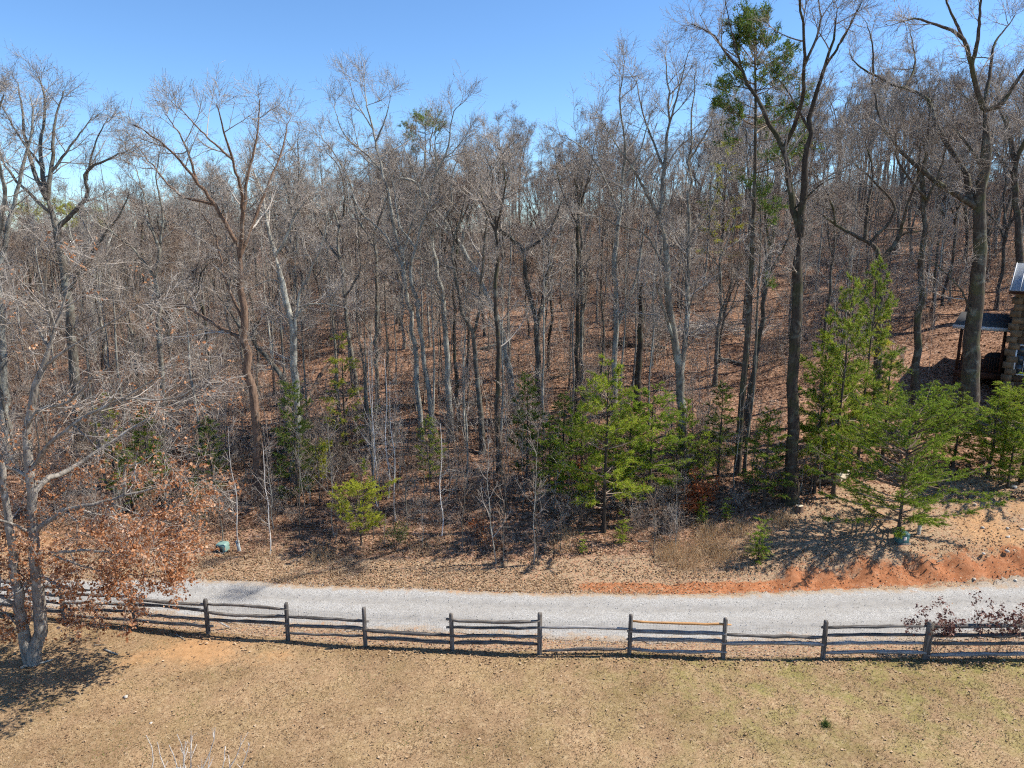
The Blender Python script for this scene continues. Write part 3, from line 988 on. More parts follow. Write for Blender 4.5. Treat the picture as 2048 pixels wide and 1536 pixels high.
edge_tree('grey-green trunk with a long limb sweeping back over the slope at centre left', (902, 880),
          [([(896, 737), (889, 634), (884, 590), (868, 503), (858, 442)], 14, 8), ([(860, 450), (840, 380), (850, 320), (840, 270)], 5, 1.5), ([(864, 480), (900, 420), (905, 350), (930, 290)], 5, 1.5), ([(886, 600), (850, 560), (818, 520)], 4, 1.5)], M_BARK_PALE, M_TWIG, 31)
edge_tree('thin dark trunk close beside the grey-green trunk', (916, 860), [([(910, 703), (906, 617), (915, 500), (912, 440)], 8, 5), ([(913, 460), (940, 400), (955, 330)], 4, 1.2), ([(912, 480), (890, 410), (895, 350)], 4, 1.2)], M_BARK_DARK, M_TWIG, 32)
edge_tree('bare tree with a low Y fork, lit trunk standing alone on open leaf litter', (966, 905),
          [([(960, 820), (954, 760), (945, 670), (935, 645), (924, 622), (915, 560)], 13, 7), ([(944, 665), (955, 640), (962, 560), (970, 480), (975, 400)], 7, 2), ([(917, 580), (905, 500), (925, 420), (940, 340)], 6, 1.5)], M_BARK, M_TWIG, 33)
edge_tree('dark straight trunk in the middle of the slope with mossy bark', (999, 945), [([(995, 805), (997, 703), (992, 634), (996, 520), (990, 430)], 12, 7), ([(993, 450), (1010, 380), (1005, 310)], 5, 1.5), ([(994, 470), (965, 400), (960, 340)], 5, 1.5)], M_BARK_DARK, M_TWIG, 34)
edge_tree('large tree at centre leaning far to the upper left in one long mossy bow', (1036, 840),
          [([(1030, 812), (1012, 720), (1002, 655), (978, 600), (951, 545), (917, 487), (876, 425), (855, 391)], 15, 8), ([(858, 395), (828, 363), (787, 353), (745, 330), (715, 300)], 7, 2), ([(876, 430), (880, 360), (860, 300), (870, 240)], 5, 1.5), ([(950, 548), (900, 535), (850, 520), (800, 510), (770, 490)], 6, 2), ([(917, 487), (940, 420), (980, 350), (1010, 300)], 6, 1.5), ([(985, 610), (935, 580), (905, 555)], 5, 2)], M_BARK_PALE, M_TWIG_GREY, 35)
edge_tree('centre tree whose top bends left like an elbow, a broken pole leaning off its fork', (1080, 830),
          [([(1077, 781), (1076, 703), (1073, 651), (1064, 610), (1053, 555), (1048, 500)], 14, 9), ([(1048, 500), (1020, 474), (999, 459), (975, 418), (958, 401), (917, 374)], 9, 3), ([(1048, 500), (1075, 485), (1100, 460), (1125, 400)], 6, 2), ([(1074, 655), (1084, 610), (1101, 527), (1130, 445)], 9, 4), ([(975, 420), (985, 350), (960, 290)], 5, 1.5), ([(999, 460), (1005, 400), (1020, 340)], 4, 1.5)], M_BARK, M_TWIG_PALE, 36)
edge_tree('dark straight pole-like trunk right of the elbow-topped tree', (1153, 830), [([(1153, 720), (1156, 600), (1155, 480), (1152, 360)], 10, 6), ([(1154, 420), (1180, 340), (1190, 280)], 4, 1.5), ([(1153, 440), (1120, 370), (1110, 300)], 4, 1.5)], M_BARK_DARK, M_TWIG, 37)
edge_tree('straight grey companion standing just right of the dark pole-like trunk', (1166, 815), [([(1163, 700), (1162, 560), (1160, 430), (1165, 340)], 8, 5), ([(1162, 420), (1185, 340), (1210, 290)], 4, 1.2)], M_BARK, M_TWIG, 38)
edge_tree('smooth pale grey tree behind the bright green pine, slightly forked at mid height', (1228, 830),
          [([(1230, 720), (1234, 640), (1230, 560), (1228, 510), (1238, 442), (1246, 374)], 13, 8), ([(1236, 650), (1258, 600), (1275, 540), (1290, 440)], 7, 3), ([(1245, 385), (1250, 290), (1240, 200), (1250, 120)], 6, 1.5), ([(1240, 440), (1215, 370), (1180, 310), (1130, 270)], 5, 1.5), ([(1246, 370), (1280, 300), (1300, 230)], 5, 1.5)], M_BARK_PALE, M_TWIG_GREY, 39)
edge_tree('dark snag with a broken top behind the bright green pine', (1274, 820), [([(1278, 720), (1282, 650), (1280, 590), (1284, 568)], 15, 10)], M_BARK_DARK, M_TWIG, 40, dens=.4)
edge_tree('thick multi-stemmed tree with blue-grey bark above the rust-leaved bush', (1370, 960),
          [([(1362, 828), (1356, 719), (1342, 628), (1336, 536), (1322, 438)], 20, 11), ([(1360, 760), (1368, 690), (1374, 609), (1378, 500), (1382, 300), (1388, 150)], 11, 2.5), ([(1350, 690), (1325, 610), (1310, 560)], 7, 3), ([(1324, 450), (1290, 380), (1240, 300), (1200, 240)], 7, 1.5), ([(1324, 445), (1330, 330), (1338, 220), (1330, 110)], 8, 2), ([(1330, 330), (1290, 240), (1270, 150)], 5, 1.5), ([(1336, 240), (1360, 170), (1375, 110)], 4, 1.5), ([(1382, 330), (1420, 250), (1430, 180)], 4, 1.5), ([(1335, 525), (1290, 470), (1235, 450), (1190, 430)], 5, 1.5), ([(1378, 480), (1420, 420), (1450, 330)], 5, 1.5)], M_BARK, M_TWIG_GREY, 41, dens=1.15)
edge_tree('dark trunk leaning right, crossing behind the tall skyline pine', (1490, 880),
          [([(1500, 790), (1515, 700), (1533, 560), (1548, 450)], 12, 7), ([(1535, 545), (1570, 490), (1590, 440)], 6, 1.5), ([(1540, 500), (1530, 420), (1535, 350)], 5, 1.5)], M_BARK_DARK, M_TWIG, 42)
edge_tree('gnarled small tree with a hooked top over the brush on the slope', (1430, 770), [([(1434, 690), (1441, 620), (1440, 560), (1438, 520)], 9, 5), ([(1441, 630), (1455, 590), (1462, 570)], 5, 2), ([(1438, 530), (1410, 500), (1380, 480)], 3, 1), ([(1438, 525), (1460, 470), (1475, 420)], 3, 1)], M_BARK, M_TWIG_GREY, 43)
edge_tree('big dark-barked tree with a flaring foot and wide forked crown beside the skyline pine', (1580, 1002),
          [([(1585, 900), (1588, 755), (1596, 500), (1597, 474)], 24, 18), ([(1597, 478), (1582, 400), (1570, 310), (1534, 237), (1482, 146), (1428, 73), (1382, 44)], 13, 2), ([(1598, 476), (1606, 390), (1614, 292), (1628, 193), (1658, 109), (1674, 20)], 14, 3), ([(1571, 306), (1599, 219), (1610, 128), (1602, 10), (1598, -60)], 8, 2.5), ([(1482, 148), (1462, 60), (1448, -10)], 4, 1.2),
           ([(1640, 150), (1690, 70), (1725, 0)], 5, 1.5), ([(1616, 280), (1580, 190), (1545, 140)], 5, 1.2), ([(1612, 130), (1640, 50), (1632, -30)], 5, 1.5), ([(1590, 410), (1640, 370), (1680, 350)], 4, 1.2)], M_BARK_DARK, M_TWIG, 44, dens=.95, tstart=.8)
edge_tree('spreading low-forked tree behind the right-hand pines, two heavy limbs in a wide V', (1757, 830),
          [([(1756, 740), (1756, 640), (1757, 555), (1759, 522)], 16, 13), ([(1759, 525), (1785, 495), (1804, 468), (1842, 462)], 10, 4), ([(1800, 470), (1812, 420), (1835, 350), (1840, 280)], 6, 1.5), ([(1758, 530), (1745, 490), (1683, 456), (1621, 412)], 9, 2), ([(1742, 485), (1735, 420), (1745, 350), (1730, 280)], 7, 2), ([(1745, 492), (1790, 420), (1745, 360), (1700, 320)], 6, 2), ([(1683, 456), (1660, 400), (1620, 330)], 4, 1.2)], M_BARK_DARK, M_TWIG, 45)
edge_tree('straight dark trunk lit along its right side, between the pines and the house porch', (1826, 850),
          [([(1828, 790), (1833, 700), (1844, 547), (1847, 400), (1847, 274)], 15, 7), ([(1846, 420), (1880, 340), (1900, 270)], 5, 1.5), ([(1846, 400), (1800, 330), (1790, 270)], 5, 1.5), ([(1847, 300), (1860, 220), (1870, 180)], 4, 1.2)], M_BARK_DARK, M_TWIG, 46)
edge_tree('very large oak in front of the house porch, thick trunk and far-reaching limbs', (1936, 850),
          [([(1940, 800), (1946, 682), (1957, 540), (1960, 438), (1970, 328), (1972, 219)], 30, 15), ([(1954, 433), (1884, 372), (1818, 317), (1767, 255), (1745, 175)], 11, 2.5), ([(1958, 403), (1928, 339), (1884, 274), (1855, 201), (1778, 164), (1720, 135), (1698, 106)], 11, 2), ([(1972, 225), (1942, 128), (1920, 73), (1847, 40), (1800, 44)], 9, 2),
           ([(1974, 230), (2000, 210), (2032, 164), (2070, 110)], 9, 3), ([(1945, 135), (1955, 80), (1962, 0), (1970, -50)], 7, 2), ([(1922, 80), (1900, 20), (1880, -40)], 5, 1.5), ([(1968, 340), (1920, 270), (1890, 240)], 7, 2), ([(1972, 240), (1978, 160), (1990, 90), (2030, 30)], 7, 1.5), ([(1855, 205), (1830, 130), (1820, 60)], 5, 1.5), ([(1778, 166), (1745, 90), (1730, 40)], 4, 1.2), ([(1942, 625), (1925, 585), (1890, 545), (1860, 520)], 4, 1.2), ([(1920, 578), (1885, 580), (1860, 584)], 2.5, 1)], M_BARK_DARK, M_TWIG, 47, dens=.9, tstart=.6)
edge_tree('dark bare tree at the right border behind the house roof', (2040, 640),
          [([(2038, 520), (2033, 400), (2020, 280), (2012, 230)], 14, 7), ([(2030, 340), (2055, 260), (2050, 170), (2060, 100)], 7, 2), ([(2018, 260), (1995, 200), (2005, 130)], 5, 1.5), ([(2030, 360), (1990, 300), (1975, 270)], 4, 1.2)], M_BARK_DARK, M_TWIG, 48)

# the brown-leaved oak on the lawn
oroot, OP, OR, olay, ob = hero('oak_tree', 'double-trunked oak still holding rust-brown leaves beside the fence', 'tree', (68, 1326),
                               [([(76, 1270), (75, 1190), (68, 1080), (60, 960), (52, 880), (60, 800), (84, 740), (100, 690), (112, 650)], 21, 8), ([(58, 1322), (46, 1262), (36, 1200), (27, 1120), (12, 1000), (-10, 880)], 19, 8),
                                ([(62, 975), (95, 958), (130, 945), (205, 895), (290, 840), (385, 790)], 10, 1.5), ([(58, 930), (110, 880), (178, 828), (290, 773), (362, 716)], 7, 1.5), ([(56, 850), (75, 822), (130, 808), (191, 753), (245, 715)], 6, 1.5), ([(70, 1070), (92, 1045), (130, 1020), (200, 1005), (270, 985), (390, 960)], 9, 1.5), ([(222, 960), (250, 935), (270, 930), (320, 900)], 5, 1.5),
                                ([(72, 1115), (110, 1105), (180, 1100), (250, 1110), (310, 1100)], 6, 1.2), ([(74, 1150), (120, 1170), (190, 1180), (240, 1170)], 5, 1), ([(112, 655), (95, 610), (90, 560), (100, 500)], 5, 1.5), ([(112, 652), (130, 600), (140, 550)], 5, 1.5), ([(62, 960), (30, 940), (-20, 920), (-80, 900)], 7, 2), ([(70, 1080), (30, 1050), (-30, 1030)], 6, 2), ([(28, 1200), (-10, 1190), (-60, 1200)], 6, 2), ([(90, 730), (150, 690), (230, 640), (300, 600)], 5, 1.2), ([(100, 690), (60, 630), (20, 590)], 5, 1.2), ([(140, 830), (240, 800), (330, 800), (410, 770)], 4, 1.2), ([(150, 1018), (230, 1036), (300, 1040), (350, 1050)], 4, 1), ([(120, 1026), (180, 1060), (250, 1085), (310, 1095)], 4, 1), ([(110, 1105), (190, 1140), (270, 1150), (330, 1140)], 4, 1), ([(200, 1005), (290, 1030), (350, 1015)], 3, 1), ([(74, 1150), (40, 1180), (0, 1210), (-30, 1240)], 4, 1)],
                               M_BARK_OAK, M_TWIG_PALE, 60, flare=.22, dens=1.1, l1=(1.0, 2.3), l2n=6, l3n=6, tstart=.2, lift=.02)
rng = np.random.default_rng(61)
tips = np.concatenate([olay[1][0][:, -1], olay[1][0][:, 2], olay[2][0][:, -1], olay[2][0][:, 1]])
zz = tips[:, 2]
keep = rng.random(len(tips)) < np.interp(zz, [0, 1.0, 2.5, 4.5, 6.0, 7.2, 10], [.5, .7, .9, .8, .4, .12, .02])
C = tips[keep]
C = np.repeat(C[rng.random(len(C)) < .85], 4, axis=0)
C = C + rng.normal(size=C.shape) * .08
C = C[C[:, 2] > .15]
V, T = leaves_geo(C, .11, rng, 0, .4)
tag(link('leaves', make_mesh('leaves', V, [T], M_LEAF_OAK), oroot), kind='stuff')
HERO_XY.append((ob[0], ob[1]))

# ------------------------------------------------------------------ the wood behind: a few kinds of tree, copied one by one
def proto_skeleton(rng, H, r, forks, spread, fork_h):
    """Trunk and limbs of a forest tree of height H."""
    fz = H * fork_h
    k = 7
    tr = np.zeros((k, 3))
    tr[:, 2] = np.linspace(-.3, fz, k)
    tr[1:, :2] += np.cumsum(rng.normal(size=(k - 1, 2)) * H * .008, axis=0)
    P = [resample(tr, 18)]
    R = [np.linspace(r, r * .72, 18)]
    st = [.6]
    for f in range(forks):
        a = f * 2 * np.pi / forks + rng.uniform(-.5, .5)
        tilt = rng.uniform(.12, spread)
        L = (H - fz) * rng.uniform(.75, 1.05)
        n = 6
        d = np.array([math.cos(a) * math.sin(tilt), math.sin(a) * math.sin(tilt), math.cos(tilt)])
        s0 = tr[-1] - np.array([0, 0, rng.uniform(0, .18) * fz])
        pts = [s0 if f else tr[-1]]
        for i in range(n):
            d = nrm((d + rng.normal(size=3) * .17 + np.array([0, 0, .08]))[None])[0]
            pts.append(pts[-1] + d * L / n)
        q = resample(np.array(pts), 18)
        P.append(q)
        R.append(np.linspace(r * .58, .014, 18))
        st.append(.15)
        for e in range(2):
            i0 = rng.integers(4, 12)
            dd = nrm((q[i0 + 1] - q[i0] + rng.normal(size=3) * .12)[None])[0]
            pts = [q[i0]]
            L2 = L * rng.uniform(.3, .55)
            for i in range(5):
                dd = nrm((dd + rng.normal(size=3) * .2 + np.array([0, 0, .06]))[None])[0]
                pts.append(pts[-1] + dd * L2 / 5)
            P.append(resample(np.array(pts), 18))
            R.append(np.linspace(r * .3, .01, 18))
            st.append(.15)
    return np.array(P), np.array(R), st


PROTO = []
for k, (H, r, forks, spread, fh, bark, twig) in enumerate([
        (17, .17, 4, .50, .42, M_BARK, M_TWIG), (19, .20, 4, .42, .50, M_BARK_PALE, M_TWIG_GREY), (15, .13, 3, .45, .45, M_BARK, M_TWIG_BROWN), (18, .16, 3, .32, .58, M_BARK_DARK, M_TWIG),
        (13, .10, 3, .40, .40, M_BARK_PALE, M_TWIG_GREY), (16, .15, 5, .62, .36, M_BARK, M_TWIG_BROWN), (20, .19, 4, .36, .55, M_BARK, M_TWIG)]):
    g = np.random.default_rng(200 + k)
    P, R, st = proto_skeleton(g, H, r, forks, spread, fh)
    lay = twig_layers(P, R, g, .85, (1.0, 3.0), 1.0, 6, 7, .07, st, 1.6)
    PROTO.append((H, build_trunk('trunk', P, R, bark, .4, 0, 7), build_crown('crown', lay, twig)))
THIN = []                                          # slim understorey trees
for k in range(5):
    g = np.random.default_rng(240 + k)
    H = 8.0 + k * .9
    z = np.linspace(-.2, H, 8)
    tr = np.column_stack([np.cumsum(g.normal(size=8) * .07), np.cumsum(g.normal(size=8) * .07), z])
    P = resample(tr, 18)[None]
    R = np.linspace(.075, .010, 18)[None]
    P1, R1, _ = grow(P, R, np.array([18]), .50, 1.0, rad(25), rad(55), .9, 2.4, 5, .15, .09, .6, .02, .35, g, .6)
    P2, R2, _ = grow(P1, R1, np.full(len(P1), 7), .15, 1, rad(25), rad(60), .3, .9, 3, .2, .05, .7, .008, .5, g)
    R2 = np.maximum(R2, .0055)
    P3, R3, _ = grow(P2, R2, np.full(len(P2), 3), .15, 1, rad(25), rad(60), .15, .45, 2, .2, .05, .7, .006, .6, g)
    R3 = np.maximum(R3, .0048)
    THIN.append((H, build_trunk('trunk', P, R, (M_BARK, M_BARK_PALE)[k % 2], .4, 0, 6), build_crown('crown', [(P1, R1, 4), (P2, R2, 3), (P3, R3, 3)], (M_TWIG, M_TWIG_GREY, M_TWIG_BROWN)[k % 3])))

WOOD = RNG
HX = np.array(HERO_XY)
placed = list(map(tuple, HX))


def scatter(n, ylo, yhi, mind, seed, xs_=None, ok=None):
    g = np.random.default_rng(seed)
    out, tries = [], 0
    while len(out) < n and tries < n * 60:
        tries += 1
        y = ylo + (yhi - ylo) * g.random() ** .8
        half = .80 * y + 3
        x = g.uniform(-half, half) if xs_ is None else g.uniform(*xs_)
        if ok and not ok(x, y):
            continue
        if placed:
            a = np.array(placed[-500:] + placed[:40])
            if ((a[:, 0] - x) ** 2 + (a[:, 1] - y) ** 2).min() < mind ** 2:
                continue
        placed.append((x, y))
        out.append((x, y))
    return out


def clear_of_house(x, y):
    return not (23.5 < x < 44 and 34 < y < 48.5) and not (x > 17 and y < 39) and not (19 < x < 30 and 36 < y < 41)


BANDS = [(-.55, 'behind the brown-leaved oak'), (-.40, 'between the oak and the reddish-barked tree'), (-.25, 'behind the lichen-grey tree'), (-.11, 'behind the thin twin trunks'), (.03, 'behind the leaning centre tree'),
         (.16, 'behind the largest bright pine'), (.29, 'behind the multi-stemmed tree'), (.44, 'behind the dark forked tree'), (.58, 'behind the wide-V tree'), (9, 'above the house porch')]


def where(x, y):
    a = x / y
    lat = next(t for lim, t in BANDS if a < lim)
    return ('low on the slope ' if y < 54 else ('halfway up the slope ' if y < 76 else 'near the crest ')) + lat, lat


KIND = ['crooked brown-twigged', 'tall pale-barked', 'slim brown-twigged', 'dark straight-stemmed', 'small pale-barked', 'wide-crowned low-forked', 'tall grey']
big = scatter(290, 43, 112, 1.9, 5, ok=clear_of_house)
for k, (x, y) in enumerate(big):
    g = np.random.default_rng(1000 + k)
    pk = int(g.integers(len(PROTO)))
    if y < 52 and pk in (0, 5, 6, 1) and g.random() < .6:
        pk = (2, 4, 3)[int(g.integers(3))]
    H, tm, cm = PROTO[pk]
    s = g.uniform(.74, 1.04) * (.86 if y < 60 else 1.0)
    s *= float(np.interp(x / y, [-.7, -.4, -.1, .1, .3, .7], [.80, .85, .80, .77, .90, .98]))
    loc, side = where(x, y)
    root = thing('forest_tree', f'{KIND[pk]} bare tree {loc}', 'tree', (x, y, float(hgt(x, y))), g.uniform(0, 6.28), f'bare forest trees {side}', (s, s, s * g.uniform(.94, 1.06)))
    link('trunk', tm, root)
    link('crown', cm, root)
thin = scatter(290, 33.5, 88, .9, 6, ok=lambda x, y: clear_of_house(x, y))
for k, (x, y) in enumerate(thin):
    g = np.random.default_rng(3000 + k)
    pk = int(g.integers(len(THIN)))
    H, tm, cm = THIN[pk]
    s = g.uniform(.7, 1.35)
    loc, side = where(x, y)
    root = thing('young_tree', f'thin young bare tree {loc}', 'tree', (x, y, float(hgt(x, y))), g.uniform(0, 6.28), f'thin young trees {side}', (s, s, s * g.uniform(.9, 1.2)))
    link('trunk', tm, root)
    link('crown', cm, root)

# beyond about a hundred metres the wood reads as one mass
g = np.random.default_rng(77)
pts = []
while len(pts) < 620:
    y = g.uniform(96, 290)
    x = g.uniform(-.8 * y - 5, (.8 if len(pts) % 2 else -.1) * y + 5)
    if y > 150 and x > -.1 * y:
        continue
    pts.append((x, y, float(hgt(x, y))))
pts = np.array(pts)
N = len(pts)
gn_scatter('distant_woods', [[p[1] for p in PROTO], [p[2] for p in PROTO]], pts, g.uniform(0, 6.28, N), g.uniform(.72, 1.02, N) * np.interp(pts[:, 0] / pts[:, 1], [-.7, -.4, -.1, .1, .3, .7], [.85, .86, .74, .72, .88, .95]), g.integers(0, len(PROTO), N), 'mass of bare grey-brown trees filling the distant wood', 'woods')

# thin brush between the trunks, all over the slope
BRUSH = []
for k in range(4):
    g = np.random.default_rng(780 + k)
    N = 12
    b = np.column_stack([g.normal(size=N) * .9, g.normal(size=N) * .9, np.full(N, -.15)])
    hh = g.uniform(1.2, 4.6, N)
    d = nrm(g.normal(size=(N, 3)) * .13 + np.array([0, 0, 1]))
    P = np.stack([b, b + d * hh[:, None] * .5, b + nrm(d + g.normal(size=(N, 3)) * .1) * hh[:, None]], 1)
    R = np.stack([.012 + .008 * g.random(N), np.full(N, .011), np.full(N, .006)], 1)
    P1, R1, _ = grow(P, R, np.full(N, 9), .2, 1, rad(25), rad(65), .4, 1.4, 2, .2, .05, .9, .009, .7, g, .4)
    P2, R2, _ = grow(P1, R1, np.full(len(P1), 3), .15, 1, rad(25), rad(65), .2, .7, 1, .2, .05, .9, .009, .7, g, .2)
    gg = Geo()
    for A, B in ((P, R), (P1, np.maximum(R1, .0075)), (P2, np.maximum(R2, .006))):
        v, q = tubes(A, B, 3)
        gg.add(v, q)
    BRUSH.append(gg.mesh('brush', (M_TWIG, M_TWIG_GREY, M_TWIG_BROWN, M_TWIG)[k], True))
g = np.random.default_rng(79)
N = 1300
yy = 35 + 85 * g.random(N) ** .85
xx = g.uniform(-.8, .8, N) * yy
m = np.array([clear_of_house(a, c) for a, c in zip(xx, yy)]) & ((yy > 44) | (xx < 12))
m &= (g.random(N) < np.where((np.abs(xx / yy) < .12) & (yy < 62), .45, 1.0))
xx, yy = xx[m], yy[m]
N = len(xx)
gn_scatter('forest_undergrowth', [BRUSH], np.column_stack([xx, yy, hgt(xx, yy)]), g.uniform(0, 6.28, N), g.uniform(.6, 1.25, N), g.integers(0, 4, N), 'thin leafless brush filling the ground between the forest trunks', 'undergrowth')

# ------------------------------------------------------------------ pines
def pine_mesh(seed, H, wid, needle, form='cone', whorl=.40, per=5, bare=.08, nl=.125, tuft=7, dense=1.0, asym=0.0):
    """A pine of height H and crown width wid -> trunk mesh, crown mesh (boughs and needles)."""
    g = np.random.default_rng(seed)
    n = 9
    z = np.linspace(-.15, H, n)
    tr = np.column_stack([np.cumsum(g.normal(size=n) * .02 * H / 6), np.cumsum(g.normal(size=n) * .02 * H / 6), z])
    P0 = resample(tr, 24)
    R0 = np.interp(np.linspace(0, 1, 24), [0, 1], [.013 * H + .012, .008])
    zs = np.arange(H * bare, H * .985, whorl)
    st, dr, ln = [], [], []
    for zi in zs:
        t = zi / H
        if form == 'cone':
            env = (1 - t) ** .62 * min(1, .6 + (t - bare) * 2.0)
        elif form == 'round':
            env = math.sqrt(max(0.02, 1 - ((t - .38) / .64) ** 2))
        else:                                   # flat table of boughs on top
            env = .45 + .55 * math.exp(-((t - .72) / .22) ** 2)
        m = max(2, int(round(per * g.uniform(.7, 1.2))))
        a0 = g.uniform(0, 6.28)
        for j in range(m):
            a = a0 + j * 6.283 / m + g.normal() * .25
            L = wid * .5 * env * g.uniform(.38, 1.15) * (1 + asym * math.cos(a))
            el = .02 + .6 * t ** 1.5 + g.normal() * .12
            st.append([np.interp(zi, P0[:, 2], P0[:, 0]), np.interp(zi, P0[:, 2], P0[:, 1]), zi + g.normal() * .2])
            dr.append([math.cos(a) * math.cos(el), math.sin(a) * math.cos(el), math.sin(el)])
            ln.append(max(.12, L))
    d, s, L = np.array(dr), np.array(st), np.array(ln)
    pts = [s]
    for k in range(6):
        d = nrm(d + g.normal(size=d.shape) * .07 + np.array([0, 0, .05]))
        pts.append(pts[-1] + d * (L / 6)[:, None])
    P1 = np.stack(pts, 1)
    R1 = np.maximum((L * .011 + .003)[:, None] * np.linspace(1, .3, 7)[None], .003)
    cnt = np.maximum(2, (L * 8.0 * dense).astype(int))
    P2, R2, L2 = grow(P1, R1, cnt, .34, 1.0, rad(28), rad(62), .18, .62, 3, .12, .04, .6, .006, .6, g, .35)
    P2[:, :, 2] = P2[:, :1, 2] + (P2[:, :, 2] - P2[:, :1, 2]) * .4
    # needles stand out from the twigs and bough ends
    nn = int(len(P2) * 6 * tuft * .85)
    bi = g.integers(0, len(P2), nn)
    f = g.random(nn) ** .8 * 2.999
    k0 = f.astype(int)
    fr = (f - k0)[:, None]
    c = P2[bi, k0] * (1 - fr) + P2[bi, k0 + 1] * fr
    td = nrm(P2[:, -1] - P2[:, 0])[bi]
    mm = int(len(P1) * 7 * tuft)
    bj = g.integers(0, len(P1), mm)
    f1 = 3 + g.random(mm) * 2.999
    k1 = f1.astype(int)
    fr = (f1 - k1)[:, None]
    c = np.concatenate([c, P1[bj, k1] * (1 - fr) + P1[bj, k1 + 1] * fr])
    td = np.concatenate([td, nrm(P1[:, -1] - P1[:, 3])[bj]])
    dd = nrm(td * .8 + g.normal(size=c.shape) * .55 + np.array([0, 0, .12]))
    nlen = nl * g.uniform(.7, 1.25, size=(len(c), 1))
    sd = nrm(np.cross(dd, g.normal(size=c.shape)))
    w = nl * .068
    V = np.stack([c - sd * w, c + sd * w, c + dd * nlen], 1).reshape(-1, 3)
    T = np.arange(len(V)).reshape(-1, 3)
    cr = Geo()
    v, q = tubes(P1, R1, 3)
    cr.add(v, q, 0)
    v, q = tubes(P2[:, ::3], R2[:, ::3], 3)
    cr.add(v, q, 0)
    cr.add(V, T, 1)
    v, q = tubes(P0[None], R0[None] * (1 + .4 * np.exp(-np.maximum(P0[None, :, 2], 0) / .2)), 8)
    return make_mesh('trunk', v, [q], M_BARK_DARK, True), cr.mesh('crown', [M_TWIG_BROWN, needle])


PINES = {
    'bright': (6.0, pine_mesh(1, 6.0, 5.6, M_NEEDLE_BRIGHT, 'cone', .33, 4.5, .16, dense=1.35)),
    'bright2': (6.0, pine_mesh(2, 6.0, 5.0, M_NEEDLE_BRIGHT, 'cone', .34, 4.5, .12, dense=1.4)),
    'dark': (6.0, pine_mesh(3, 6.0, 3.6, M_NEEDLE_DARK, 'cone', .33, 4.5, .12, dense=1.3)),
    'mid': (6.0, pine_mesh(4, 6.0, 4.4, M_NEEDLE_MID, 'cone', .34, 4.5, .14, dense=1.3)),
    'yellow': (6.0, pine_mesh(5, 6.0, 4.4, M_NEEDLE_YELLOW, 'cone', .46, 4, .2, dense=.85)),
    'table': (3.4, pine_mesh(6, 3.4, 4.4, M_NEEDLE_LIME, 'table', .22, 5, .3, dense=1.1)),
    'round': (6.2, pine_mesh(7, 6.2, 8.6, M_NEEDLE_BRIGHT, 'round', .33, 6.5, .10, dense=1.4)),
    'seedling': (1.2, pine_mesh(8, 1.2, .75, M_NEEDLE_BRIGHT, 'cone', .13, 4, .08, nl=.09, dense=1.6)),
}
GROUP_PINE = 'young pines along the edge of the wood'


def pine(kind, label, base, vtop, wscale=1.0, rz=0.0, name='young_pine', group=GROUP_PINE, ys=1.0):
    H, (tm, cm) = PINES[kind]
    b = on_ground(*base)
    top = at(base[0], vtop, b[1])[2]
    s = max(.2, (top - b[2]) / H)
    root = thing(name, label, 'pine', tuple(b), rz, group, (s * wscale, s * wscale * ys, s))
    link('trunk', tm, root)
    link('crown', cm, root)
    placed.append((b[0], b[1]))
    return root


pine('round', 'wide round young pine standing behind the teal utility box, its shadow spread on the bank', (1797, 1062), 815, 1.1, 0.0, ys=.58)
pine('bright', 'bright green pine at the far right border below the house window', (2042, 965), 728, 1.15, 1.0)
pine('bright2', 'bushy green pine between the round pine and the right border', (1975, 955), 785, 1.35, 2.4)
pine('mid', 'dark feathery pine under the very large oak by the porch', (1905, 935), 785, 1.35, 4.1)
pine('mid', 'tallest young pine of the clump right of the dark forked tree', (1665, 995), 560, .62, 1.9)
pine('bright2', 'bright pine at the left of the clump, close against the dark forked trunk', (1628, 985), 640, .62, .3)
pine('mid', 'thin-topped pine in the clump, its tip before the wide-V tree', (1712, 950), 525, .56, 3.0)
pine('dark', 'dark narrow pine at the right of the clump', (1760, 935), 690, 1.1, 5.0)
pine('yellow', 'yellowish pine at the back of the clump left of the porch', (1735, 905), 640, .8, 2.0)
pine('dark', 'slim dark pine behind the rust-leaved bush', (1437, 955), 760, .95, .4)
pine('mid', 'low spreading pine just left of the dark forked trunk', (1528, 1012), 820, 1.15, 1.4)
pine('bright', 'largest bright yellow-green pine at the middle of the wood edge', (1207, 1066), 715, .85, 1.1)
pine('bright', 'bright pine leaning out right of the largest yellow-green pine', (1298, 1010), 770, 1.12, 3.9)
pine('dark', 'dark blue-green pine with a narrow tip at the centre', (1056, 965), 742, .85, .9)
pine('dark', 'dark green pine filling the gap left of the largest bright pine', (1125, 965), 780, 1.05, 2.9)
pine('mid', 'thin dark pine below the thin twin trunks', (862, 965), 835, 1.1, .8)
pine('dark', 'dark green pine at the foot of the pale lichen-grey tree', (600, 1010), 755, .95, 2.2)
pine('yellow', 'pale yellow-green pine with a sparse crown right of the lichen-grey tree', (695, 935), 675, .85, 1.7)
pine('table', 'small flat-topped yellow-green pine standing by itself near the road', (722, 1092), 975, 1.0, .5)
pine('yellow', 'yellowish pine behind the oak branches on the left', (232, 965), 790, .8, .9)
pine('mid', 'dim green pine low behind the oak branches', (320, 1005), 885, 1.2, 2.0)
pine('dark', 'dark pine between the oak and the reddish-brown barked tree', (428, 1005), 830, 1.0, 4.0)
pine('bright2', 'low bright pine near the ground behind the oak leaves', (265, 1012), 900, 1.3, 5.1)
pine('dark', 'squat dark evergreen above the pale green utility box', (395, 1040), 955, 1.25, .1)
pine('table', 'lowest flat pine bough against the woods left of the thin twin trunks', (640, 985), 900, .8, 2.1)
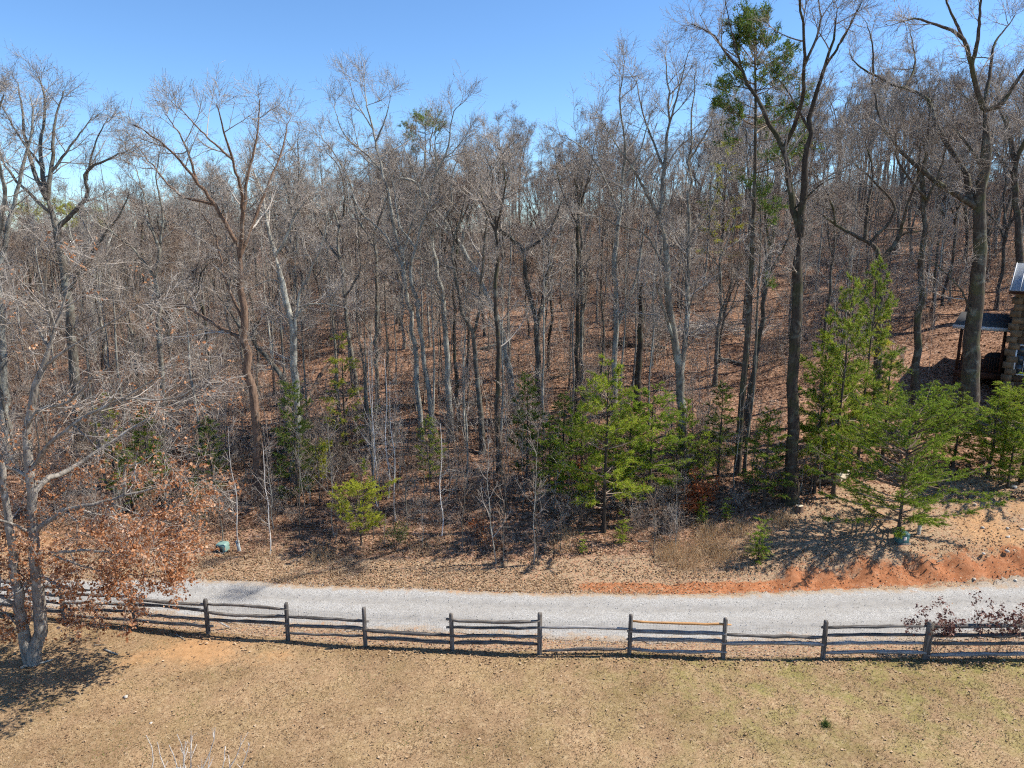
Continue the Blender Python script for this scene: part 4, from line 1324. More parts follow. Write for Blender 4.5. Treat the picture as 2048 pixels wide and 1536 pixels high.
pine('bright2', 'bright pine filling the middle of the pine thicket behind the largest one', (1255, 1010), 790, 1.1, 2.6)
pine('bright', 'shorter bright pine tucked left of the largest yellow-green pine', (1160, 1030), 815, .95, 5.3)
pine('bright2', 'soft green pine right of the dark forked trunk with boughs down to the ground', (1650, 960), 700, .95, 4.4)
pine('bright2', 'low light-green pine at the right border above the stony slope', (2015, 975), 850, 1.4, .2)
pine('mid', 'green pine between the oak and the reddish-barked tree, low behind pale twigs', (300, 960), 815, 1.0, 3.3)
pine('bright2', 'feathery bright pine left of the middle, before the dark blue-green one', (1098, 1000), 835, .95, 1.5)
pine('mid', 'mid-green pine behind the rust-leaved bush, right of the bright thicket', (1365, 985), 800, .8, 2.2)
pine('bright2', 'small bright pine low between the multi-stemmed tree and the slim dark pine', (1405, 975), 855, .9, 3.1)
pine('mid', 'full green pine left of the porch posts behind the round pine', (1868, 915), 770, 1.3, 1.2)
pine('bright', 'broad light-green pine crowding the right border behind the stony slope', (2000, 930), 770, 1.2, 4.9)
pine('yellow', 'faded green conifer far up the slope behind the tall skyline pine', (1440, 560), 290, .9, 1.0, 'distant_pine', None)
for k, (u, v, vt, lab) in enumerate([(1245, 1088, 1043, 'knee-high pine seedling in the leaves below the largest bright pine'), (1517, 1120, 1060, 'pine seedling in the dry grass at the edge of the round pine shadow'), (1402, 1046, 1008, 'pine seedling below the rust-leaved bush'), (1452, 1040, 1010, 'pine seedling right of the rust-leaved bush'), (1165, 1108, 1080, 'pale pine seedling on the verge above the red clay')]):
    pine('seedling', lab, (u, v), vt, 1.0 + .2 * (k % 2), k * 1.3, 'pine_seedling', 'pine seedlings on the verge')

# the tall pine on the skyline: bare stem, tufted crown
def tall_pine(label, base, top, w0, boughs, seed, needle, group=None):
    g = np.random.default_rng(seed)
    b = on_ground(*base)
    y0 = b[1]
    pts = [tuple(base)] + list(top)
    P0 = np.array([at(u, v, y0) for u, v in pts])
    P0[0] = b - np.array([0, 0, .2])
    ppm = np.linalg.norm(b - np.array([0, 0, CH])) / FPX * .97
    Pr = resample(P0, 26)
    Rr = np.linspace(w0 * ppm / 2, .03, 26)
    V, Q = tubes((Pr - b)[None], Rr[None], 9)
    root = thing('tall_pine', label, 'pine', tuple(b), 0, group)
    link('trunk', make_mesh('trunk', V, [Q], M_BARK_DARK, True), root)
    st, dr, ln, tf = [], [], [], []
    for (v, L, m, az, el) in boughs:
        d = ray(1024, v)
        z = at(base[0], v, y0)[2]
        for j in range(m):
            a = g.uniform(0, 6.28) if az is None else rad(az) + g.normal() * .5
            e = el + g.normal() * .12
            st.append([np.interp(z, Pr[:, 2], Pr[:, 0]), np.interp(z, Pr[:, 2], Pr[:, 1]), z + g.normal() * .2])
            dr.append([math.cos(a) * math.cos(e), math.sin(a) * math.cos(e), math.sin(e)])
            ln.append(L * g.uniform(.7, 1.1))
    s, d, L = np.array(st) - b, np.array(dr), np.array(ln)
    pts = [s]
    for k in range(6):
        d = nrm(d + g.normal(size=d.shape) * .10 + np.array([0, 0, .07]))
        pts.append(pts[-1] + d * (L / 6)[:, None])
    P1 = np.stack(pts, 1)
    R1 = np.maximum((L * .013 + .006)[:, None] * np.linspace(1, .3, 7)[None], .006)
    P2, R2, _ = grow(P1, R1, np.maximum(3, (L * 4.5).astype(int)), .35, 1.0, rad(25), rad(60), .35, .95, 3, .12, .1, .6, .01, .6, g, .3)
    tw = np.concatenate([P2[:, 2:].reshape(-1, 3), P1[:, 5:].reshape(-1, 3)])
    td = np.concatenate([np.repeat(nrm(P2[:, -1] - P2[:, 0]), 2, 0), np.repeat(nrm(P1[:, -1] - P1[:, 3]), 2, 0)])
    K = 14
    c = np.repeat(tw, K, 0) + g.normal(size=(len(tw) * K, 3)) * .06
    dd = nrm(np.repeat(td, K, 0) * .55 + g.normal(size=c.shape) * .6 + np.array([0, 0, .25]))
    sd = nrm(np.cross(dd, g.normal(size=c.shape)))
    V = np.stack([c - sd * .02, c + sd * .02, c + dd * .22 * g.uniform(.7, 1.2, size=(len(c), 1))], 1).reshape(-1, 3)
    cr = Geo()
    v, q = tubes(P1, R1, 3)
    cr.add(v, q, 0)
    v, q = tubes(P2[:, ::3], R2[:, ::3], 3)
    cr.add(v, q, 0)
    cr.add(V, np.arange(len(V)).reshape(-1, 3), 1)
    link('crown', cr.mesh('crown', [M_TWIG_BROWN, needle]), root)
    placed.append((b[0], b[1]))


tall_pine('tall pine rising above the wood into the sky, bare stem with tufted dark green top', (1474, 950), [(1484, 800), (1496, 660), (1504, 500), (1510, 328), (1511, 180), (1508, 48)], 15,
          [(60, .6, 4, None, .8), (75, 1.0, 5, None, .6), (95, 1.4, 6, None, .5), (118, 1.8, 6, None, .45), (140, 2.0, 7, None, .4), (165, 2.1, 6, None, .35), (190, 2.2, 5, None, .3), (205, 2.6, 2, 0, .15), (230, 2.4, 3, 180, .2), (240, 2.8, 2, 10, .1), (262, 2.4, 2, 200, .1), (275, 2.8, 3, 0, .1), (300, 1.6, 1, 180, .1), (345, 2.6, 3, 0, .08), (372, 1.2, 1, 200, .1), (395, 1.5, 3, 60, .1), (425, 1.2, 2, -30, .05), (445, .9, 2, 0, .05), (585, 1.0, 1, 0, .05)], 91, M_NEEDLE_DARK)
tall_pine('round-topped pine breaking the skyline left of centre, far back in the wood', (852, 540), [(852, 430), (851, 330), (850, 240)], 7,
          [(245, 1.6, 6, None, .6), (256, 2.2, 7, None, .4), (268, 2.6, 6, None, .25), (278, 2.2, 4, None, .15), (300, 1.5, 2, 180, .1)], 92, M_NEEDLE_MID)
for k, (u, v) in enumerate([(60, 425), (122, 420), (166, 430)]):
    tall_pine(('leftmost', 'middle', 'rightmost')[k] + ' of three olive pine tops showing through the trees at far left', (u, 640), [(u, 520), (u, v)], 4,
              [(v + 4, 1.8, 5, None, .4), (v + 10, 2.6, 6, None, .2), (v + 18, 2.4, 4, None, .1)], 95 + k, M_NEEDLE_YELLOW, 'olive pine tops at far left')

# ------------------------------------------------------------------ saplings, shrubs, brush
SAP = []
for k in range(6):
    g = np.random.default_rng(400 + k)
    H = 4.0
    n = 7
    tr = np.column_stack([np.cumsum(g.normal(size=n) * .06), np.cumsum(g.normal(size=n) * .06), np.linspace(-.1, H, n)])
    P = resample(tr, 14)[None]
    R = np.linspace(.024, .005, 14)[None]
    P1, R1, _ = grow(P, R, np.array([13]), .22, 1, rad(28), rad(55), .5, 1.5, 4, .15, .08, .7, .01, .4, g, .5)
    R1 = np.maximum(R1, .0042)
    P2, R2, _ = grow(P1, R1, np.full(len(P1), 5), .15, 1, rad(25), rad(60), .2, .6, 2, .2, .04, .7, .005, .6, g)
    R2 = np.maximum(R2, .0036)
    gg = Geo()
    v, q = tubes(P1, R1, 4)
    gg.add(v, q)
    v, q = tubes(P2, R2, 3)
    gg.add(v, q)
    SAP.append((H, build_trunk('stem', P, R, (M_BARK_WHITE if k == 0 else (M_BARK_PALE, M_BARK)[k % 2]), .3, 0, 6), gg.mesh('branches', (M_TWIG_PALE, M_TWIG_BROWN, M_TWIG_GREY, M_TWIG_BROWN, M_TWIG, M_TWIG_BROWN)[k], True)))


def sapling(k, x, y, h, label, group, rz):
    H, sm_, bm = SAP[k % len(SAP)]
    s = h / H
    root = thing('sapling', label, 'sapling', (x, y, float(hgt(x, y))), rz, group, (.5 + .5 * s, .5 + .5 * s, s))
    link('stem', sm_, root)
    tag(link('branches', bm, root), kind='stuff')


for k, (u, v, vt, lab) in enumerate([
        (760, 1010, 700, 'white-stemmed sapling cluster tree behind the flat-topped pine'), (790, 1040, 760, 'white-barked sapling bending left behind the flat-topped pine'), (640, 1010, 780, 'pale thin sapling right of the dark green pine'), (610, 1030, 830, 'pale straight sapling at the foot of the dark green pine'),
        (882, 1075, 850, 'white-stemmed sapling in front of the thin dark pine'), (920, 1105, 900, 'grey sapling with spread twigs near the road, left of centre'), (990, 1130, 880, 'tall brown sapling nearest the road at centre'), (1003, 1135, 930, 'short sapling paired beside the tall brown one at centre'), (1070, 1130, 860, 'thin sapling by the road below the dark blue-green pine'), (1078, 1132, 930, 'slanting sapling beside the thin one by the road'),
        (742, 985, 690, 'white-twigged sapling left in the pale cluster behind the flat-topped pine'), (775, 1000, 720, 'white-twigged sapling right in the pale cluster behind the flat-topped pine'), (815, 1050, 830, 'pale forked sapling right of the pale cluster'), (665, 1075, 830, 'leaning sapling against the flat-topped pine'), (440, 1100, 890, 'thin sapling just left of the pale green utility box'), (480, 1098, 850, 'branching sapling behind the white marker post'), (535, 1108, 900, 'slim sapling right of the white marker post'), (1310, 1115, 980, 'dead sapling in the grass left of the tan grass clump'), (1350, 1095, 960, 'sapling stem right of the dead one above the tan grass'),
        (1592, 1024, 900, 'thin bare sapling beside the small stump'), (1622, 990, 760, 'slim stem standing right of the dark forked trunk'), (1640, 988, 820, 'second slim stem right of the dark forked trunk'), (1120, 1100, 980, 'short sapling with few twigs before the large bright pine')]):
    b = on_ground(u, v)
    h = at(u, vt, b[1])[2] - b[2]
    sapling(0 if 'white' in lab else 1 + k % 5, b[0], b[1], h, lab, 'saplings in front of the wood', k * .9)
pts = scatter(130, 28.6, 40, .5, 8, xs_=(-24, 15), ok=lambda x, y: y > np.interp(x, [-30, -12, 0, 6, 10, 16], [30, 29, 28.6, 29.5, 31, 34]) and not (-13.5 < x < -10.5 and y < 30.5))
for k, (x, y) in enumerate(pts):
    g = np.random.default_rng(5000 + k)
    side = 'left' if x < -8 else ('middle' if x < 4 else 'right')
    lab = {'left': 'bare sapling in the thicket behind the oak and the utility box', 'middle': 'bare sapling in the thicket along the middle of the wood edge', 'right': 'bare sapling among the pines right of the middle'}[side]
    sapling(1 + k % 5, x, y, g.uniform(1.8, 5.5), lab, 'thicket saplings ' + side, g.uniform(0, 6.28))

SHRUB = []
for k in range(5):
    g = np.random.default_rng(450 + k)
    n = 9
    s = g.normal(size=(n, 3)) * np.array([.15, .15, 0])
    a = g.uniform(0, 6.28, n)
    tl = g.uniform(.1, .6, n)
    d = np.column_stack([np.cos(a) * np.sin(tl), np.sin(a) * np.sin(tl), np.cos(tl)])
    L = g.uniform(.7, 1.7, n)
    p = [s]
    for i in range(5):
        d = nrm(d + g.normal(size=d.shape) * .14)
        p.append(p[-1] + d * (L / 5)[:, None])
    P = np.stack(p, 1)
    R = np.linspace(.009, .003, 6)[None].repeat(n, 0)
    P1, R1, _ = grow(P, R, np.full(n, 7), .2, 1, rad(25), rad(65), .25, .8, 3, .2, .02, .7, .005, .5, g)
    R1 = np.maximum(R1, .0036)
    P2, R2, _ = grow(P1, R1, np.full(len(P1), 4), .15, 1, rad(25), rad(65), .1, .35, 1, .2, .02, .7, .004, .6, g)
    R2 = np.maximum(R2, .0032)
    gg = Geo()
    for A, B in ((P, R), (P1, R1), (P2, R2)):
        v, q = tubes(A, B, 3)
        gg.add(v, q)
    SHRUB.append(gg.mesh('bare_shrub', (M_TWIG_BROWN, M_TWIG_GREY, M_TWIG)[k % 3], True))
pts = scatter(220, 28.0, 39, .4, 9, xs_=(-24, 15), ok=lambda x, y: y > np.interp(x, [-30, -12, 0, 6, 10, 16], [29.5, 28.6, 28.2, 28.6, 30.5, 33.5]) and not (-13.5 < x < -10.5 and y < 30.5))
for k, (x, y) in enumerate(pts):
    g = np.random.default_rng(6000 + k)
    side = 'left' if x < -8 else ('middle' if x < 4 else 'right')
    lab = {'left': 'low bare twiggy shrub under the trees at left', 'middle': 'low bare twiggy shrub at the middle of the wood edge', 'right': 'low bare twiggy shrub beneath the bright pines'}[side]
    s = g.uniform(.6, 1.25)
    tag(link('bare_shrub', SHRUB[k % 5], None, (x, y, float(hgt(x, y))), g.uniform(0, 6.28), s), lab, 'shrub', 'bare shrubs ' + side)


def leafy_bush(label, base, vtop, wpx, mat, seed, n=900, size=.10, name='leafy_bush', twig=None):
    g = np.random.default_rng(seed)
    b = on_ground(*base)
    h = at(base[0], vtop, b[1])[2] - b[2]
    w = wpx * np.linalg.norm(b - np.array([0, 0, CH])) / FPX
    m = 16
    s = g.normal(size=(m, 3)) * np.array([w * .08, w * .06, 0])
    a, tl = g.uniform(0, 6.28, m), g.uniform(.05, .75, m)
    d = np.column_stack([np.cos(a) * np.sin(tl), np.sin(a) * np.sin(tl), np.cos(tl)])
    L = h * g.uniform(.55, 1.0, m)
    p = [s]
    for i in range(5):
        d = nrm(d + g.normal(size=d.shape) * .12)
        p.append(p[-1] + d * (L / 5)[:, None])
    P = np.stack(p, 1)
    R = np.linspace(.010, .004, 6)[None].repeat(m, 0)
    P1, R1, _ = grow(P, R, np.full(m, 9), .25, 1, rad(30), rad(75), .15 * w, .38 * w, 3, .15, 0, .7, .006, .5, g)
    R1 = np.maximum(R1, .0036)
    gg = Geo()
    for A, B in ((P, R), (P1, R1)):
        v, q = tubes(A, B, 3)
        gg.add(v, q)
    root = thing(name, label, 'bush', tuple(b))
    link('branches', gg.mesh('branches', twig or M_TWIG_BROWN, True), root)
    c = P1[:, 1:].reshape(-1, 3)
    c = c[g.integers(len(c), size=n)] + g.normal(size=(n, 3)) * .06
    c = c[c[:, 2] > .06]
    v, t = leaves_geo(c, size, g, 0, .3)
    tag(link('leaves', make_mesh('leaves', v, [t], mat), root), kind='stuff')


leafy_bush('rust-red leaved bush between the thick multi-stemmed tree and the pine seedlings', (1395, 1030), 940, 62, M_LEAF_RUST, 71, 1300, .11)
leafy_bush('small rust-leaved bush deep under the large bright pine', (1150, 965), 915, 40, M_LEAF_RUST, 72, 350)
leafy_bush('little orange-leaved shrub right of the thin dark pine', (960, 1072), 1020, 34, M_LEAF_RUST, 73, 160)
leafy_bush('bush with a few orange leaves above the orange shrub', (975, 1100), 1050, 40, M_LEAF_OAK, 74, 130)
leafy_bush('oak sprout with tan leaves at the wood edge behind the oak', (120, 1010), 900, 120, M_LEAF_OAK, 75, 900)
leafy_bush('olive-brown evergreen shrub right of the flat-topped pine', (795, 1092), 1040, 55, M_NEEDLE_DARK, 76, 500, .07)

# ------------------------------------------------------------------ grass, leaves and stones
def blades(name, x, y, h, w, mat, rng, lean=.6, label=None, cat=None):
    n = len(x)
    b = np.column_stack([x, y, hgt(x, y) - .01])
    a = rng.uniform(0, 6.28, n)
    s = np.column_stack([np.cos(a), np.sin(a), np.zeros(n)])
    l = rng.normal(size=(n, 3)) * lean
    l[:, 2] = 1
    d = nrm(l)
    hh = (h * rng.uniform(.5, 1.3, n))[:, None]
    mid = b + d * hh * .55
    d2 = nrm(d + rng.normal(size=(n, 3)) * lean * .6 - np.array([0, 0, .25]))
    tip = mid + d2 * hh * .5
    V = np.stack([b - s * w, b + s * w, mid + s * w * .7, mid - s * w * .7, tip], 1).reshape(-1, 3)
    i = (np.arange(n) * 5)[:, None]
    me = make_mesh(name, V, [i + np.array([[0, 1, 2, 3]]), i + np.array([[3, 2, 4]])], mat)
    return tag(link(name, me), label, cat, kind='stuff')


g = np.random.default_rng(31)
n = 105000
yy = g.uniform(14.5, 24.2, n)
xx = g.uniform(-1, 1, n) * (.80 * yy + 5)
m = (yy < np.interp(xx, FX, FY) + g.normal(size=n) * .25) & (g.random(n) < 1.0)
sand = np.zeros(n)
for (u, v, ru, rv, a) in [(400, 1300, 110, 30, 1.0), (270, 1318, 60, 14, .8), (545, 1315, 70, 18, .7), (650, 1310, 60, 20, .4)]:
    q = on_ground(u, v)
    w = np.linalg.norm(q - np.array([0, 0, CH])) / FPX
    sand = np.maximum(sand, a * np.exp(-(((xx - q[0]) / (ru * w)) ** 2 + ((yy - q[1]) / (rv * w * 1.9)) ** 2)))
m &= g.random(n) > sand * 1.05
blades('lawn_grass', xx[m], yy[m], .075, .011, M_BLADE_LAWN, g, 1.0, 'short dormant tan grass covering the lawn', 'grass')
n = 26000
xx = g.uniform(-26, 26, n)
k = g.random(n)
yy = np.where(k < .35, np.interp(xx, FX, FY) + g.uniform(-.1, 1.0, n), road_far(xx) + g.exponential(.7, n) + .02)
m = ~((yy > road_near(xx) + .05) & (yy < road_far(xx) - .05)) & ~((xx > 6) & (yy > road_far(xx)) & (yy < road_far(xx) + 1.0) & (g.random(n) < .9))
blades('verge_grass', xx[m], yy[m], .11, .007, M_BLADE_DRY, g, .9, 'dead straw-coloured grass along both edges of the gravel road', 'grass')
cl = []
for (u, v, c, sp) in [(1345, 1105, 700, .5), (1390, 1112, 500, .9), (1425, 1100, 800, .5), (1475, 1085, 500, .9), (1330, 1120, 200, .3), (1450, 1118, 300, .35), (1415, 1070, 600, .4), (1130, 1075, 260, .3), (640, 1115, 250, .35), (1120, 1100, 160, .3), (1375, 1130, 700, .6), (540, 1115, 200, .5), (860, 1100, 200, .6), (1560, 1045, 500, .35), (1480, 1060, 500, .4)]:
    q = on_ground(u, v)
    cl.append(q[None, :2] + g.normal(size=(c, 2)) * np.array([sp, sp * .8]))
cl = np.concatenate(cl)
blades('tall_dry_grass', cl[:, 0], cl[:, 1], .46, .006, M_BLADE_DRY, g, .34, 'tall tan broom grass in clumps above the verge', 'grass')
q = on_ground(1652, 1452)
c = q[None, :2] + g.normal(size=(160, 2)) * .07
o = blades('grass_tuft', c[:, 0], c[:, 1], .17, .007, M_BLADE_GREEN, g, .45)
o['kind'] = 'thing'
tag(o, 'single dark green tuft of grass on the lawn at lower right', 'grass tuft')
n = 5200
xx = np.concatenate([g.uniform(4, 22, n), g.uniform(-16, 20, n // 2)])
yy = np.concatenate([np.interp(xx[:n], FX, FY) + g.normal(size=n) * .3 - .1, g.uniform(15, 22, n // 2)])
m = np.sin(xx * 2.3) * np.sin(yy * 1.9 + xx) + g.normal(size=len(xx)) * .5 > .2
blades('green_lawn_grass', xx[m], yy[m], .07, .007, M_BLADE_GREEN, g, .9, 'sparse green grass sprouting in the tan lawn and along the fence', 'grass')


def litter(name, x, y, size, seed, label, mat=None):
    gg = np.random.default_rng(seed)
    C = np.column_stack([x, y, hgt(x, y) + .015 + .02 * gg.random(len(x))])
    V, T = leaves_geo(C, size, gg, .75)
    return tag(link(name, make_mesh(name, V, [T], mat or M_LITTER)), label, 'leaves', kind='stuff')


n = 52000
xx = g.uniform(-26, 26, n)
yy = road_far(xx) + .1 + np.abs(g.normal(size=n)) * 3.2
m = (g.random(n) < np.where(xx > 2.5, np.where(yy < road_far(xx) + 1.2, np.where(xx > 9, .06, .25), np.where(xx > 15, .3, .7)), 1.0))
litter('verge_leaves', xx[m], yy[m], .08, 32, 'fallen brown leaves carpeting the verge and bank across the road', M_LITTER_PALE)
n = 36000
yy = 31 + 24 * g.random(n) ** 1.2
xx = g.uniform(-.8, .8, n) * yy
litter('forest_floor_leaves', xx, yy, .13, 33, 'fallen leaves covering the ground under the trees')
n = 4200
xx = g.uniform(-19, 19, n)
yy = np.where(g.random(n) < .75, np.interp(xx, FX, FY) + g.normal(size=n) * .4, g.uniform(15, 22, n))
m = (yy < road_near(xx) + .15)
litter('lawn_leaves', xx[m], yy[m], .085, 34, 'scattered fallen leaves on the lawn and below the fence', M_LITTER_PALE)


def stones(name, C, size, seed, mat, label, cat='stones'):
    gg = np.random.default_rng(seed)
    n = len(C)
    base = np.array([(1, 0, 0), (-1, 0, 0), (0, 1, 0), (0, -1, 0), (0, 0, 1), (0, 0, -1.0)])
    V = base[None] * size * gg.uniform(.5, 1.4, (n, 1, 1)) * gg.uniform(.6, 1.3, (n, 6, 1)) * np.array([1, 1, .6])
    a = gg.uniform(0, 6.28, n)
    ca, sa = np.cos(a)[:, None], np.sin(a)[:, None]
    V = np.stack([V[:, :, 0] * ca - V[:, :, 1] * sa, V[:, :, 0] * sa + V[:, :, 1] * ca, V[:, :, 2]], -1) + C[:, None]
    f = np.array([(0, 2, 4), (2, 1, 4), (1, 3, 4), (3, 0, 4), (2, 0, 5), (1, 2, 5), (3, 1, 5), (0, 3, 5)])
    F = ((np.arange(n) * 6)[:, None, None] + f[None]).reshape(-1, 3)
    return tag(link(name, make_mesh(name, V.reshape(-1, 3), [F], mat)), label, cat, kind='stuff')


n = 8000
xx = g.uniform(-24, 24, n)
k = g.random(n)
yy = np.where(k < .35, road_near(xx) + g.normal(size=n) * .22, np.where(k < .55, road_far(xx) + g.normal(size=n) * .13, road_near(xx) + (road_far(xx) - road_near(xx)) * g.random(n)))
stones('loose_gravel', np.column_stack([xx, yy, hgt(xx, yy) + .03]), .018, 35, M_STONE, 'loose pale stones lying on the road and spilled along its edges', 'gravel')
n = 800
xx = g.uniform(5, 24, n)
yy = road_far(xx) + .25 + np.abs(g.normal(size=n)) * 1.6
_q2 = NT('clay_crumb')
M_CRUMB = _q2.finish(_q2.ramp(_q2.island(), [(0, (.26, .105, .05)), (.5, (.40, .20, .10)), (1, (.54, .38, .25))]), .95, spec=.08)
stones('bank_crumbs', np.column_stack([xx, yy, hgt(xx, yy) + .01]), .028, 36, M_CRUMB, 'small stones and clods strewn over the clay bank', 'stones')

# ------------------------------------------------------------------ small things
def bent_log(name, label, cat, a, b, r0, r1, mat, seed, ends=True, group=None):
    """A stick or log lying from a to b (points of the place)."""
    gg = np.random.default_rng(seed)
    a, b = np.asarray(a, float), np.asarray(b, float)
    L = np.linalg.norm(b - a)
    t = np.linspace(0, 1, 8)
    P = a + (b - a) * t[:, None] + gg.normal(size=(8, 3)) * L * .015
    R = np.linspace(r0, r1, 8) * (1 + .06 * gg.normal(size=8))
    V, Q = tubes((P - a)[None], R[None], 8)
    i = np.arange(8)
    root = tag(link(name, make_mesh(name, V, [Q], mat, True), None, tuple(a)), label, cat, group)
    if ends:
        for nm, k, f in (('cut_end', 0, i[::-1]), ('cut_end', 7, i)):
            ring = V[k * 8:k * 8 + 8]
            off = nrm((P[0] - P[1])[None])[0] * .004 if k == 0 else nrm((P[7] - P[6])[None])[0] * .004
            link(nm, make_mesh(nm, ring + off, [np.array([f])], M_CUT), root)
    return root


def lying(u0, v0, u1, v1, up=.04):
    a, b = on_ground(u0, v0), on_ground(u1, v1)
    a[2] += up
    b[2] += up
    return a, b


bent_log('fallen_stick', 'short curved stick lying on the bare soil between oak and fence', 'stick', *lying(209, 1301, 237, 1312, .03), .03, .018, M_BARK_PALE, 1, False)
bent_log('fallen_branch', 'pale broken branch lying at the foot of the double-trunked oak', 'branch', *lying(42, 1340, 108, 1322, .05), .05, .02, M_BARK_PALE, 2, False)
bent_log('fallen_stick', 'thin pale twig on the lawn right of the oak shadow', 'stick', *lying(188, 1292, 212, 1291, .02), .02, .008, M_BARK_PALE, 3, False)
bent_log('fallen_stick', 'thin stick slanting on the leaves before the second fence panel', 'stick', *lying(354, 1271, 372, 1282, .02), .016, .01, M_BARK_PALE, 4, False)
bent_log('cut_log', 'pale cut log lying behind the pine clump near the dark forked trunk', 'log', *lying(1672, 966, 1696, 956, .22), .24, .2, M_CUT, 5)
bent_log('cut_log', 'dark log beside the pale cut log', 'log', *lying(1626, 972, 1662, 966, .16), .16, .14, M_BARK_DARK, 6)
bent_log('fallen_log', 'leaning dead trunk propped up to the right from the foot of the lichen-grey tree', 'log', on_ground(600, 830) + np.array([0, 0, .3]), at(692, 672, on_ground(600, 830)[1] + 5.5), .17, .10, M_BARK_BROWN, 7)
bent_log('fallen_log', 'dark fallen trunk lying across the slope behind the bright pine', 'log', *lying(1200, 690, 1330, 700, .15), .18, .12, M_BARK_DARK, 8)
bent_log('fallen_log', 'fallen trunk across the slope below the slim trees left of centre', 'log', *lying(700, 830, 850, 812, .12), .16, .10, M_BARK_DARK, 9)
bent_log('fallen_branch', 'bleached stick lying on the litter below the large bright pine', 'branch', *lying(1276, 1085, 1298, 1085, .05), .035, .025, M_BARK_PALE, 11, False)
bent_log('fallen_branch', 'slanting dead branch under the pines left of the large bright pine', 'branch', *lying(1098, 1015, 1112, 1028, .08), .05, .04, M_BARK, 12, False)
bent_log('fallen_branch', 'pale twig lying on the slope below the teal utility box', 'branch', *lying(1872, 1128, 1886, 1122, .04), .025, .012, M_BARK_PALE, 13, False)
for k, (u0, v0, u1, v1) in enumerate([(1100, 760, 1160, 745), (960, 700, 1010, 690), (880, 800, 960, 812), (1440, 720, 1500, 735), (1560, 690, 1620, 680), (1660, 620, 1740, 640), (540, 905, 600, 900), (380, 760, 440, 750), (480, 880, 560, 870), (1400, 865, 1450, 872)]):
    bent_log('fallen_log', 'weathered fallen trunk among the leaves on the wooded slope', 'log', *lying(u0, v0, u1, v1, .1), .13, .08, (M_BARK_DARK, M_BARK)[k % 2], 20 + k, True, 'fallen trunks on the wooded slope')

# stump
b = on_ground(1598, 1022)
gg = np.random.default_rng(9)
a = np.linspace(0, 2 * np.pi, 12, endpoint=False)
rr = .17 * (1 + .08 * gg.normal(size=12))
rings = [(1.35, -.1), (1.15, .05), (1.0, .16), (.97, .26)]
V = np.concatenate([np.column_stack([np.cos(a) * rr * s, np.sin(a) * rr * s, np.full(12, z)]) for s, z in rings])
i = np.arange(12)
Q = np.concatenate([np.stack([j * 12 + i, j * 12 + (i + 1) % 12, (j + 1) * 12 + (i + 1) % 12, (j + 1) * 12 + i], -1) for j in range(3)])
st = tag(link('tree_stump', make_mesh('tree_stump', V, [Q], M_BARK_BROWN, True), None, tuple(b)), 'small sawn stump with a pale top beside the big dark forked tree', 'stump')
link('cut_top', make_mesh('cut_top', V[36:48] + np.array([0, 0, .004]), [np.array([i])], M_CUT), st)

# stones on the bank
def rock(b, s, seed, label):
    gg = np.random.default_rng(seed)
    n, m = 8, 5
    th = np.linspace(0, 2 * np.pi, n, endpoint=False)
    ph = np.linspace(-1.2, 1.35, m)
    V = np.array([[math.cos(t) * math.cos(p), math.sin(t) * math.cos(p) * .8, math.sin(p) * .55] for p in ph for t in th]) * s * (1 + .14 * gg.normal(size=(n * m, 1)))
    i = np.arange(n)
    Q = np.concatenate([np.stack([j * n + i, j * n + (i + 1) % n, (j + 1) * n + (i + 1) % n, (j + 1) * n + i], -1) for j in range(m - 1)])
    tag(link('stone', make_mesh('stone', V, [Q, np.array([i + (m - 1) * n])], M_ROCK), None, (b[0], b[1], b[2] + s * .2), gg.uniform(0, 6)), label, 'stone', 'pale stones on the clay slope')


ROCKS = [(1965, 1057, .15, 'flat pale stone on the clay slope nearest the pine shadow'), (2015, 1058, .14, 'flat grey stone on the clay slope above the others'), (2044, 1060, .16, 'white stone at the right border of the clay slope'), (2016, 1076, .17, 'largest pale stone in the middle of the clay slope'), (2014, 1104, .17, 'lowest pale stone on the clay slope'), (1967, 1108, .13, 'grey stone left of the lowest one on the clay slope'), (1950, 1010, .14, 'cream stone beside the round pine boughs'), (2028, 975, .25, 'grey boulder in the dead grass at the top of the slope'), (1948, 1160, .12, 'small stone at the foot of the clay cut'), (2030, 1163, .14, 'brown stone at the foot of the clay cut by the right border')]
for k, (u, v, s, lab) in enumerate(ROCKS):
    rock(on_ground(u, v), s * .62, 50 + k, lab)
rock(on_ground(302, 1448), .045, 70, 'small white stone on the lawn above the bare twigs')
rock(on_ground(252, 1396), .08, 71, 'half-buried pale stone on the lawn below the oak')

# utility boxes
def chamfer_box(name, hw, hd, h, c, mat, slope=0.0):
    """A box with rounded upper edges; the lid slopes down by `slope` towards the front (-y)."""
    rings = [(1, 0.0), (1, h - c), (1 - c * .5 / hw, h - c * .3), (1 - c * 1.2 / hw, h)]
    out = np.array([(-1, -.8), (-.8, -1), (.8, -1), (1, -.8), (1, .8), (.8, 1), (-.8, 1), (-1, .8)])
    V = []
    for s, z in rings:
        p = out * np.array([hw * s, hd * s])
        zz_ = np.full(8, z) - (slope * np.clip(-p[:, 1] / hd, 0, 1) if z > 0 else 0)
        V.append(np.column_stack([p, zz_]))
    V = np.concatenate(V)
    i = np.arange(8)
    Q = np.concatenate([np.stack([j * 8 + i, j * 8 + (i + 1) % 8, (j + 1) * 8 + (i + 1) % 8, (j + 1) * 8 + i], -1) for j in range(3)])
    return make_mesh(name, V, [Q, np.array([24 + i])], mat)


